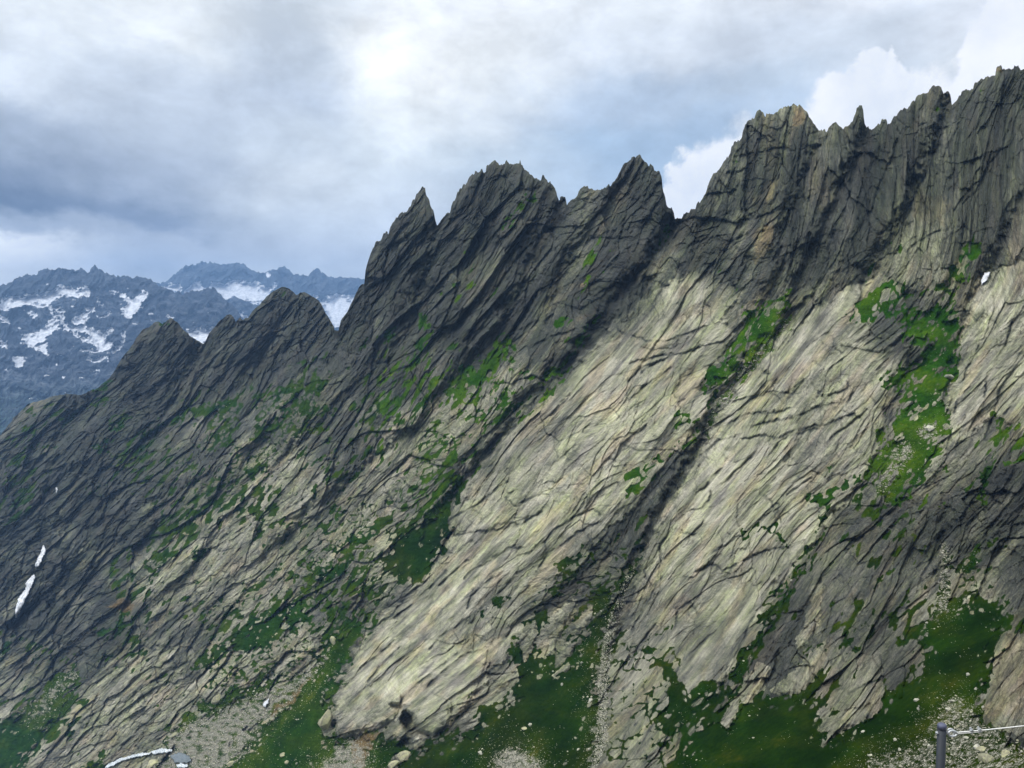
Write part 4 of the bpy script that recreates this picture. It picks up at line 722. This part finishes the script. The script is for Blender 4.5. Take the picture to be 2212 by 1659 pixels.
    dt = T.n('ShaderNodeVectorMath', operation='DOT_PRODUCT'); T.l(gen, dt.inputs[0]); dt.inputs[1].default_value = (math.sin(SUN_AZ) * math.cos(SUN_EL), math.cos(SUN_AZ) * math.cos(SUN_EL), math.sin(SUN_EL))
    col = T.mix(T.rng(dt.outputs['Value'], .6, 1.0, 0, 1, True), col, T.mix(1.0, col, (3.2, 3.1, 2.9), 'MULTIPLY'))     # unseen glow added around the sun to strengthen the directional light
    col = T.mix(T.rng(el, -.05, -.3, 0, 1, True), col, (.10, .11, .11))
    sc = T.n('ShaderNodeVectorMath', operation='SCALE'); T.l(col, sc.inputs[0]); sc.inputs['Scale'].default_value = 12.3
    sc2 = T.mix(1.0, sc.outputs[0], (1.0, .985, .95), 'MULTIPLY')
    fin = T.mix(0.94, sky.outputs[0], sc2)
    bg = T.n('ShaderNodeBackground'); T.l(fin, bg.inputs[0]); bg.inputs[1].default_value = 0.1
    T.l(bg.outputs[0], T.n('ShaderNodeOutputWorld').inputs[0])
make_world()
L = bpy.data.lights.new('sun', 'SUN'); L.energy = 1.5; L.angle = math.radians(12); L.color = (1, .96, .9)
so = bpy.data.objects.new('sun', L); COL.objects.link(so)
d = Vector((math.sin(SUN_AZ) * math.cos(SUN_EL), math.cos(SUN_AZ) * math.cos(SUN_EL), math.sin(SUN_EL)))
so.rotation_euler = d.to_track_quat('Z', 'Y').to_euler()

def haze():
    bm = bmesh.new(); bmesh.ops.create_cube(bm, size=1)
    x0, x1, y0, y1, z0, z1 = -8900, 3700, -2600, 8400, -850, 690
    for q in bm.verts: q.co = ((q.co.x + .5) * (x1 - x0) + x0, (q.co.y + .5) * (y1 - y0) + y0, (q.co.z + .5) * (z1 - z0) + z0)
    me = bpy.data.meshes.new('haze'); bm.to_mesh(me); o = bpy.data.objects.new('haze', me); COL.objects.link(o)
    m = bpy.data.materials.new('haze'); m.use_nodes = True; nt = m.node_tree
    for n in list(nt.nodes): nt.nodes.remove(n)
    p = nt.nodes.new('ShaderNodeVolumePrincipled'); p.inputs['Color'].default_value = (.33, .57, 1.0, 1); p.inputs['Density'].default_value = HAZE
    out = nt.nodes.new('ShaderNodeOutputMaterial'); nt.links.new(p.outputs[0], out.inputs['Volume']); me.materials.append(m)
    return tag(o, kind='stuff')
HAZE = 1.0e-4
haze()

cam = bpy.data.cameras.new('camera'); co = bpy.data.objects.new('camera', cam); COL.objects.link(co); scene.camera = co
cam.sensor_width = 36; cam.lens = 36 * F / 1024; cam.clip_start = .1; cam.clip_end = 40000
co.rotation_euler = (math.pi / 2 - PITCH, 0, 0)
vs = scene.view_settings; vs.view_transform = 'Standard'; vs.look = 'None'; vs.gamma = 1; vs.exposure = 0
scene.render.engine = 'CYCLES'; scene.cycles.volume_bounces = 0; scene.cycles.max_bounces = 5; scene.cycles.diffuse_bounces = 3
# ================= loose rock =================
def stone_mesh(name, seed, flat=.62, n=15, mat=None):
    r = random.Random(seed); bm = bmesh.new()
    for _ in range(n):
        d = Vector((r.gauss(0, 1), r.gauss(0, 1), r.gauss(0, 1))).normalized() * r.uniform(.8, 1.0)
        bm.verts.new((d.x * r.uniform(.85, 1), d.y * .8, d.z * flat))
    res = bmesh.ops.convex_hull(bm, input=bm.verts)
    bmesh.ops.delete(bm, geom=[g for g in res['geom_interior'] if isinstance(g, bmesh.types.BMVert)], context='VERTS')
    bmesh.ops.bevel(bm, geom=list(bm.edges), offset=.07, segments=1, affect='EDGES', clamp_overlap=True)
    bmesh.ops.recalc_face_normals(bm, faces=list(bm.faces))
    me = bpy.data.meshes.new(name); bm.to_mesh(me); bm.free()
    if mat: me.materials.append(mat)
    return me
def stone_mat(name, lo, hi, lich, sc=3.0):
    m, nt = new_mat(name); T = NT(nt); g = T.n('ShaderNodeTexCoord').outputs['Object']
    oi = T.n('ShaderNodeObjectInfo').outputs['Random']
    a = T.noise(g, sc, 5, .6); b = T.noise(g, sc * 4, 4, .65)
    c = T.ramp(T.m('ADD', T.m('MULTIPLY', a, .6), T.m('MULTIPLY', b, .4)), [(.38, lo), (.62, hi)])
    c = T.mix(T.m('MULTIPLY', T.rng(a, .48, .60), .55), c, lich); c = T.mix(1.0, c, T.mix(oi, (.72, .72, .72), (1.15, 1.13, 1.1)), 'MULTIPLY')
    T.pbr(c, .9, .2, T.bump(b, .12, .6)); return m
STONE = stone_mat('pale_granite', (.26, .25, .22), (.55, .53, .46), (.42, .44, .26))
YELLOW = stone_mat('lichened_granite', (.20, .19, .13), (.42, .40, .27), (.36, .37, .17), 2.0)
protos = [stone_mesh('boulder', 40 + i, (.5, .65, .8)[i % 3], 12 + i, STONE) for i in range(9)]
protos_y = [stone_mesh('boulder', 80 + i, (.5, .65, .8)[i % 3], 16 + i, YELLOW) for i in range(5)]
def place(me, name, uu, vv, wpx, hpx=None, rot=0, yaw=None, sink=.25):
    Zd, _, _ = surf(uu, vv); z = float(Zd[0]); p = Vector(world(uu, vv, z)); k = z / F
    hpx = hpx or wpx * .7
    o = bpy.data.objects.new(name, me); COL.objects.link(o)
    w = wpx * .5 * k; hh = hpx * .5 * k / .72
    o.scale = (w, (w + hh) * .5, hh); o.rotation_euler = (random.uniform(-.2, .2), math.radians(rot), random.uniform(-.5, .5) if yaw is None else yaw)
    o.location = p + Vector((0, 0, hh * (.5 - sink) * .6)); return o
BIG = [  # (view, x, y, width, height, tilt, yellow, label)
 (c7,1690,1145,175,105,-5,1,'yellow lichened boulder at the bottom right, upper one of a touching pair'),
 (c7,1755,1270,280,150,12,1,'broad ridged yellow boulder near the bottom right corner, lower one of a touching pair'),
 (c7,1975,1215,150,135,25,1,'angular pale boulder close to the bottom right corner, right of the lichened pair'),
 (c7,1265,640,110,62,8,0,'white flat-topped stone on the grass edge, straight above the railing post'),
 (c7,1310,540,110,60,0,0,'grey-white stone at the tip of the gravel tongue above the railing post'),
 (c7,865,525,80,62,0,0,'pale rounded stone alone on the dark grass, up and left of the railing post'),
 (c7,893,632,45,62,30,0,'narrow pale stone on the grass just below a rounder pale one'),
 (c7,660,1140,55,62,10,0,'bright egg-shaped stone in gravelly grass left of the railing post'),
 (c7,1025,1105,58,74,-20,0,'pale upright stone directly left of the railing post'),
 (c7,1500,1005,125,65,6,0,'pale wedge-shaped stone in gravel under the steel cable'),
 (c7,1510,205,62,64,-30,0,'crooked white stone on dark grass beside the brown rock bastion'),
 (c7,1608,385,44,52,0,0,'small white stone on the grass beside the brown rock bastion'),
 (c7,600,1020,60,72,20,0,'pale square stone above a bright egg-shaped one in the lower right meadow'),
 (c7,1245,800,56,84,0,1,'yellowish upright stone right behind the top of the railing post'),
 (c7,200,918,56,46,0,0,'lone pale stone low on the dark meadow below the striped slab'),
 (c7,1385,850,62,48,-10,1,'yellowish stone in gravel just above the cable loop'),
 (c7,290,1208,90,36,-20,0,'long thin pale stone lying in the grass at the bottom edge of the meadow'),
 (c7,1700,610,40,40,0,0,'small white stone at the foot of the brown rock bastion'),
 (c7,1440,800,60,44,0,0,'pale stone in the middle of the gravel tongue above the cable'),
 (c7,2130,1030,90,44,20,1,'slanting yellowish block under the dark overhang at the right edge'),
 (c5,1175,1442,42,26,0,1,'yellowish block on the middle meadow, left one of two close together'),
 (c5,1207,1420,28,26,0,0,'small pale block on the middle meadow, right one of two close together'),
 (c5,500,1598,120,52,-12,1,'long lichened boulder in grass below the cave mouths'),
 (c5,445,1645,86,52,-8,1,'squat grey boulder at the bottom edge below the cave mouths'),
 (c4,1818,1412,88,150,14,1,'tall yellowish block standing left of the nose of the big slab'),
 (c4,1577,1590,38,36,0,1,'yellow rounded stone alone on the grass below the scree fan'),
 (c4,1600,1630,34,26,0,1,'flat yellow stone on the grass at the bottom edge below the scree fan'),
 (c5,928,1580,34,40,0,0,'pale upright stone on the lower middle meadow'),
 (c5,1545,1285,36,30,0,0,'pale stone on grass beside the long stone runnel'),
 (c5,1385,1195,22,20,0,0,'small pale stone in the middle of the central meadow'),
 (c8,1687,648,66,62,0,0,'large whitish boulder in the high green band on the right'),
 (c8,1792,365,60,60,0,0,'whitish boulder at the upper right margin of the high green band'),
 (c8,545,478,36,26,0,0,'white stone in the rubble gully between the two big slabs'),
 (c4,1290,1640,70,40,0,1,'lichened boulder at the foot of the scree fan by the bottom edge'),
 (c4,850,1645,90,60,-25,1,'greenish yellow boulder on the bottom edge beside the white stream'),
 (c4,970,1480,70,40,-20,1,'greenish yellow boulder at the left margin of the scree fan'),
 (c4,1210,1280,90,50,-35,1,'slanting yellow rock in olive grass above the scree fan'),
 (c4,1860,960,70,60,-40,1,'pale block in grass between the rounded buttress and the big slab'),
 (c6,1950,1545,60,30,0,0,'pale flat stone among the gravel right of the cable loop'),
 (c6,1610,1283,36,28,0,0,'pale stone on open grass level with the striped slab'),
]
for k, (vf, x, y, w, h_, t_, yl, lab) in enumerate(BIG):
    (uu, vv), = vf([(x, y)]); s_ = 12.5 if vf is c7 else 5.578
    o = place((protos_y if yl else protos)[k % (5 if yl else 9)], 'boulder', uu, vv, w / s_ * 1.06, h_ / s_ * 1.06, t_)
    tag(o, lab, 'boulder')
# counted pale stones on the meadows
sgm = samp(sg, gu, gv); ssm = samp(ss, gu, gv)
def pick(n, w, seed, umin=0, umax=1023, vmax=767):
    W = np.where((gu >= umin) & (gu <= umax) & (gv <= vmax), w, 0).reshape(-1).astype(float); W /= W.sum()
    r = np.random.default_rng(seed); i = r.choice(len(W), n, p=W, replace=False)
    return gu.reshape(-1)[i] + r.random(n), gv.reshape(-1)[i] + r.random(n)
clump = sstep(-.15, .5, fbm(gu / 34, gv / 22, 711, 3)) + .03
nearscree = sstep(-34, 0, ssm) * 2.2
onGrass = (sgm > 2) & (ssm < 1)
low = sstep(420, 600, gv)
uu_, vv_ = pick(250, onGrass * (clump + nearscree) * (.35 + low) * (gv > 560), 5)
for a, b in zip(uu_, vv_):
    w = 1.0 + 2.6 * random.random() ** 2.4
    o = place(protos[random.randrange(9)], 'stone', float(a), float(b), w, w * random.uniform(.5, .9), random.uniform(-30, 30))
    tag(o, 'small pale stone lying loose on the lower green meadows', 'stone', 'small pale stones strewn over the lower meadows')
# rubble nobody could count
def rubble(name, uu, vv, sizes, mat, seed):
    r = np.random.default_rng(seed); base = []
    for me in [stone_mesh('tmp', 900 + i, .6, 8) for i in range(6)]:
        bm = bmesh.new(); bm.from_mesh(me); bmesh.ops.dissolve_degenerate(bm, dist=.05, edges=list(bm.edges)); bmesh.ops.remove_doubles(bm, verts=list(bm.verts), dist=.12); bmesh.ops.triangulate(bm, faces=list(bm.faces))
        bm.verts.index_update(); base.append((np.array([q.co[:] for q in bm.verts]), np.array([[q.index for q in f.verts] for f in bm.faces]))); bm.free(); bpy.data.meshes.remove(me)
    Zd, _, _ = surf(uu, vv); X, Y, W = world(uu, vv, Zd); k = sizes * Zd / F * .5
    VV, FF, off = [], [], 0
    for i in range(len(uu)):
        bv, bf = base[i % 6]; a = r.random() * 6.28; c, s = math.cos(a), math.sin(a); q = bv * (1, r.uniform(.6, 1), r.uniform(.7, 1.2))
        q = np.stack([q[:, 0] * c - q[:, 1] * s, q[:, 0] * s + q[:, 1] * c, q[:, 2]], -1) * k[i] + (X[i], Y[i], W[i] + k[i] * .15)
        VV.append(q); FF.append(bf + off); off += len(bv)
    V_ = np.concatenate(VV); F_ = np.concatenate(FF); me = bpy.data.meshes.new(name)
    me.vertices.add(len(V_)); me.vertices.foreach_set('co', V_.reshape(-1).astype(f4)); me.loops.add(F_.size); me.loops.foreach_set('vertex_index', F_.reshape(-1).astype(np.int32))
    me.polygons.add(len(F_)); me.polygons.foreach_set('loop_start', (np.arange(len(F_)) * 3).astype(np.int32)); me.update(calc_edges=True)
    me.materials.append(mat); o = bpy.data.objects.new(name, me); COL.objects.link(o); return tag(o, kind='stuff')
RUB = stone_mat('scree_stone', (.18, .17, .14), (.48, .46, .39), (.30, .30, .17), .8)
a, b = pick(9000, (ssm > -3) * (.25 + sstep(-.2, .4, fbm(gu / 16, gv / 10, 713, 4))) * (1 - .55 * ((gu > 840) & (gv > 680))), 21, -40, 1060, 800); rr = np.random.default_rng(3).random(9000)
runnel = (np.abs(a - 607) < 30) & (a < 640); a_sz = 1.0 + 2.6 * rr ** 3.5 + 1.0 * (a > 860) * rr ** 2
rubble('scree', a, b, a_sz, RUB, 22)
rp = sd_poly(c5([(1780,560),(1740,640),(1700,780),(1665,900),(1645,1050),(1628,1200),(1622,1400),(1635,1500),(1590,1600),(1550,1720),(1570,1600),(1588,1400),(1592,1200),(1615,1000),(1645,850),(1680,760),(1740,620)]), 6)
a, b = pick(1500, rp > -1.5, 41); rr = np.random.default_rng(6).random(1500)
rubble('stone_runnel', a, b, 1.0 + 1.5 * rr ** 2, STONE, 42)
n = 5200; a, b = pick(n, onGrass * (clump ** 1.5 * .5 + nearscree * 1.3) * (.5 + low), 31, -30, 1050, 790); rr = np.random.default_rng(4).random(n)
rubble('loose_stones', a, b, .7 + 1.0 * rr ** 2.5, STONE, 32)

# ================= snow patches and water on the near side =================
def sheet_from(poly, name, mat, thick, sub=.6, lift=.8):
    p = np.array(poly); a0, a1 = p[:, 0].min() - 2, p[:, 0].max() + 2; b0, b1 = p[:, 1].min() - 2, p[:, 1].max() + 2
    cu = np.arange(a0, a1, sub); cv = np.arange(b0, b1, sub); U, Vv = np.meshgrid(cu, cv)
    d = samp(sd_poly(poly, 12), U, Vv) + .8 * fbm(U / 3.2, Vv / 3.2, 801, 3)
    Zd, _, _ = surf(U.reshape(-1), Vv.reshape(-1)); Zd = Zd.reshape(U.shape)
    Zm = Zd.copy()
    for _ in range(4):
        q = np.pad(Zm, 1, mode='edge'); Zm = np.minimum.reduce([q[1:-1, 1:-1], q[:-2, 1:-1], q[2:, 1:-1], q[1:-1, :-2], q[1:-1, 2:]])
    Zm = blur(Zm, 12); prof = 1 - np.exp(-np.clip(d, 0, 99) / 1.5)
    Zt = np.minimum(Zm, Zd) * (1 - (lift + thick * prof) / F); Zt = np.where(d > .35, Zt, Zd * (1 + 1.5 / F))
    P = np.stack(world(U, Vv, Zt), -1); m = (d > -.3); fm = m[:-1, :-1] & m[1:, 1:] & m[1:, :-1] & m[:-1, 1:]
    return mesh_from(name, P, fm, P.shape[:2], {}, mat)
m, nt = new_mat('old_snow'); T = NT(nt); g = T.n('ShaderNodeTexCoord').outputs['Object']
T.pbr(T.ramp(T.noise(g, .35, 5, .6), [(.38, (.34, .35, .37)), (.6, (.70, .71, .74))]), .7, .3, T.bump(T.noise(g, .6, 4), .5, .4)); SNOW = m
for poly, lab in [(c4([(240,408),(250,420),(258,455),(235,500),(212,542),(192,540),(205,490),(222,465)]), 'short white snow strip in the dark gully at far left, upper one of two'),
                  (c4([(190,573),(200,592),(180,640),(150,705),(120,770),(100,810),(82,838),(85,760),(100,715),(140,660),(145,620)]), 'long white snow tongue in the dark gully at far left, lower one of two'),
                  (c4([(314,92),(324,104),(314,134),(308,120)]), 'tiny white snow fleck high in the dark left gully'),
                  (c3([(1982,1256),(2020,1248),(2015,1275),(1992,1310),(1964,1330),(1966,1300)]), 'small isolated snow patch high on the cliff at the right'),
                  (c4([(1460,1310),(1485,1280),(1502,1272),(1498,1300),(1475,1328)]), 'small white snow remnant on the scree fan')]:
    tag(sheet_from(poly, 'snow_patch', SNOW, 2.0), lab, 'snow patch')
def water(name, c0, c1_, rough, ns=2.0):
    m, nt = new_mat(name); T = NT(nt); g = T.n('ShaderNodeTexCoord').outputs['Object']
    T.pbr(T.ramp(T.noise(g, ns, 5, .7), [(.42, c0), (.55, c1_)]), rough, .5, T.bump(T.noise(g, 3, 3), .1, .5)); return m
FOAM = water('white_water', (.16, .19, .20), (.75, .78, .80), .35); POND = water('still_water', (.10, .115, .12), (.16, .18, .18), .12)
for poly in (c4([(575,1662),(610,1630),(680,1600),(780,1575),(850,1568),(850,1582),(760,1600),(680,1620),(620,1655)]), c4([(835,1565),(900,1548),(960,1552),(965,1566),(900,1580),(850,1585)]), c4([(980,1640),(1010,1628),(1050,1640),(1040,1659),(990,1659)])):
    tag(sheet_from(poly, 'stream', FOAM, .4), kind='structure')
tag(sheet_from(c4([(945,1590),(1000,1568),(1050,1585),(1072,1618),(1040,1635),(975,1632)]), 'pond', POND, .3), kind='structure')

# ================= railing post and cable on the near ledge =================
def obj(name, bm, mat, parent=None, smooth=True):
    me = bpy.data.meshes.new(name); bmesh.ops.recalc_face_normals(bm, faces=list(bm.faces)); bm.to_mesh(me); bm.free(); me.materials.append(mat)
    if smooth:
        for q in me.polygons: q.use_smooth = True
    o = bpy.data.objects.new(name, me); COL.objects.link(o)
    if parent: o.parent = parent
    return o
def lathe(prof, seg=28):
    bm = bmesh.new(); rings = [[bm.verts.new((r * math.cos(2 * math.pi * i / seg), r * math.sin(2 * math.pi * i / seg), z)) for i in range(seg)] for r, z in prof]
    for a, b in zip(rings[:-1], rings[1:]):
        for i in range(seg): bm.faces.new((a[i], a[(i + 1) % seg], b[(i + 1) % seg], b[i]))
    bm.faces.new(rings[0][::-1]); bm.faces.new(rings[-1]); return bm
def tube(pts, r, seg=10, bm=None, twist=0.0, lobes=0, closed=False):
    bm = bm or bmesh.new(); n = len(pts); rings = []
    for i, p in enumerate(pts):
        a = pts[i - 1] if (i or closed) else p; b = pts[(i + 1) % n] if (i < n - 1 or closed) else p
        t = (b - a).normalized(); up = Vector((0, 0, 1)) if abs(t.z) < .9 else Vector((0, 1, 0)); x = t.cross(up).normalized(); y = x.cross(t)
        rings.append([bm.verts.new(p + (x * math.cos(q) + y * math.sin(q)) * r * (1 + (.13 * math.cos(lobes * q + i * twist) if lobes else 0))) for q in [2 * math.pi * j / seg for j in range(seg)]])
    pairs = list(zip(rings[:-1], rings[1:])) + ([(rings[-1], rings[0])] if closed else [])
    for a, b in pairs:
        for i in range(seg): bm.faces.new((a[i], a[(i + 1) % seg], b[(i + 1) % seg], b[i]))
    if not closed: bm.faces.new(rings[0][::-1]); bm.faces.new(rings[-1])
    return bm
def metal(name, c, rough, met, sc=60):
    m, nt = new_mat(name); T = NT(nt); g = T.n('ShaderNodeTexCoord').outputs['Object']; n_ = T.noise(g, sc, 5, .6)
    T.pbr(T.ramp(n_, [(.35, tuple(q * .75 for q in c)), (.65, c)]), rough, .5, T.bump(n_, .0006, .5), met); return m
PAINT = metal('weathered_slate_paint', (.012, .018, .028), .65, .0); CAPM = metal('faded_cap_plastic', (.075, .082, .135), .55, 0); STEEL = metal('galvanised_steel', (.62, .63, .64), .38, .75, 120); WIRE = metal('wire_rope', (.56, .56, .54), .45, .6, 200)
Zp = 4.2; top = Vector(world(942, 723.5, Zp)); px = Zp / F; R_ = 4.15 * px; HT = 1.05
base = top - Vector((0, 0, HT)); post = bpy.data.objects.new('railing_post', None); COL.objects.link(post); post.location = base
tag(post, 'slate grey metal railing post at the bottom right, cable fastened to its right side', 'post')
obj('tube', lathe([(R_ * 1.0, .012), (R_, HT - .030)]), PAINT, post)
obj('cap', lathe([(R_ * 1.03, HT - .030), (R_ * 1.04, HT - .012), (R_ * .96, HT - .005), (R_ * .7, HT - .0012), (R_ * .3, HT + .0005)]), CAPM, post)
obj('base_plate', lathe([(.07, 0), (.07, .012)], 24), PAINT, post)
hb = Vector(world(951, 733, Zp)) - base; zb = hb.z; rx = Vector((1, 0, 0))
bm = tube([Vector((-R_ - .010, 0, zb)), Vector((-R_ * .5, 0, zb)), Vector((R_ * .5, 0, zb)), Vector((hb.x - .020, 0, zb))], .0042, 10)
bolt = obj('eye_bolt', bm, STEEL, post)
def hexnut(c, r, w, parent):
    bm = bmesh.new(); A = [[bm.verts.new(c + Vector((s * w / 2, r * math.cos(q), r * math.sin(q)))) for q in [math.pi / 3 * j for j in range(6)]] for s in (-1, 1)]
    bm.faces.new(A[0]); bm.faces.new(A[1][::-1])
    for i in range(6): bm.faces.new((A[0][i], A[0][(i + 1) % 6], A[1][(i + 1) % 6], A[1][i]))
    return obj('nut', bm, STEEL, parent, False)
hexnut(Vector((-R_ - .004, 0, zb)), .009, .007, bolt); hexnut(Vector((R_ + .004, 0, zb)), .009, .007, bolt)
ring = [Vector((hb.x, .0, zb)) + Vector((math.cos(q) * .0185, math.sin(q) * .004, math.sin(q) * .0185)) for q in [2 * math.pi * j / 32 for j in range(32)]]
obj('eye_ring', tube(ring, .0045, 10, closed=True), STEEL, bolt)
# cable
cab = bpy.data.objects.new('steel_cable', None); COL.objects.link(cab); A_ = Vector(world(955.5, 732.6, Zp - .01)); cab.location = A_
tag(cab, 'thin silver wire rope running from the railing post to the right edge', 'cable')
B_ = Vector(world(1024, 726.2, 4.05)) - A_; far_end = B_ * 4.2 + Vector((0, 0, .10))
def cpt(t): return B_ * t + Vector((0, 0, .0045 * t * t * 1.2 - .004 * t))
strand = [cpt(4.2 * i / 700) for i in range(701)]
obj('wire_rope', tube(strand, .0034, 12, twist=.55, lobes=6), WIRE, cab)
tail = [cpt(t) + Vector((0, -.0, -.0075 * sstep(-.02, .05, t))) for t in np.linspace(-.01, .40, 60)]
obj('rope_tail', tube(tail, .0034, 12, twist=.55, lobes=6), WIRE, cab)
th = [Vector((-.020, -.006, -.002)) + Vector((math.cos(q) * (.021 if math.cos(q) < 0 else .024), .002 * math.sin(q), math.sin(q) * .0135)) for q in [2 * math.pi * j / 36 for j in range(36)]]
obj('thimble', tube(th, .0050, 10, closed=True), STEEL, cab)
for t in (.235, .352):
    c = cpt(t); ax = B_.normalized(); e = bpy.data.objects.new('cable_clamp', None)
    bm = bmesh.new(); bmesh.ops.create_cube(bm, size=1)
    for q in bm.verts: q.co = c + ax * q.co.x * .013 + Vector((0, q.co.y * .020, q.co.z * .008 + .0065))
    bmesh.ops.bevel(bm, geom=list(bm.edges), offset=.0015, segments=2, affect='EDGES')
    cl = obj('cable_clamp', bm, STEEL, cab)
    ub = [c + Vector((0, -.0075, .016))] + [c + Vector((0, -math.cos(q) * .0075, -.006 - math.sin(q) * .0075)) for q in [math.pi * j / 10 for j in range(11)]] + [c + Vector((0, .0075, .016))]
    obj('u_bolt', tube(ub, .0022, 8), STEEL, cl)
    for s in (-1, 1):
        bm = lathe([(.0052, 0), (.0052, .005)], 6)
        for q in bm.verts: q.co += c + Vector((0, s * .0075, .0108))
        obj('nut', bm, STEEL, cl, False)
# second post the cable runs to, beyond the right edge
p2 = post.copy(); COL.objects.link(p2); p2.location = A_ + far_end - Vector((-.03, 0, zb)); tag(p2, 'slate grey metal railing post past the right edge holding the far cable end', 'post')
for ch in list(post.children):
    c = ch.copy(); COL.objects.link(c); c.parent = p2
    for g_ in ch.children:
        d_ = g_.copy(); COL.objects.link(d_); d_.parent = c
# the rock shelf the photographer and the posts stand on, below the frame
gx, gy = np.meshgrid(np.linspace(-5, 6.5, 240), np.linspace(-5, 9, 240))
zt = -1.62 + (base.z + .0 + 1.62) * sstep(1.0, 3.1, gy) - 1.0 * np.clip(gy - 4.7, 0, 99) ** 1.35
nz_ = .10 * fbm(gx / 1.2, gy / 1.2, 901, 5) + .12 * (voro(gx / .9, gy / .6, 905)[2] - .6)
flat = np.exp(-(((gx - base.x) ** 2 + (gy - base.y) ** 2) / .12)); zt = zt + nz_ * (1 - flat) - .06 * (1 - flat) + .0 * flat
zz = np.zeros_like(gx); mk = lambda val: np.full(gx.shape, val)
tag(mesh_from('rock_shelf', np.stack([gx, gy, zt], -1), None, gx.shape, dict(tone=mk(.5), lichen=mk(.5), warm=zz, turf=(fbm(gx / .8, gy / .8, 911, 3) > .15) * 1.0, scree=zz, earth=zz, streak=zz, lush=zz, olive=mk(.4), gs=gx * 3, gt=gy * 3), ROCK), kind='structure')
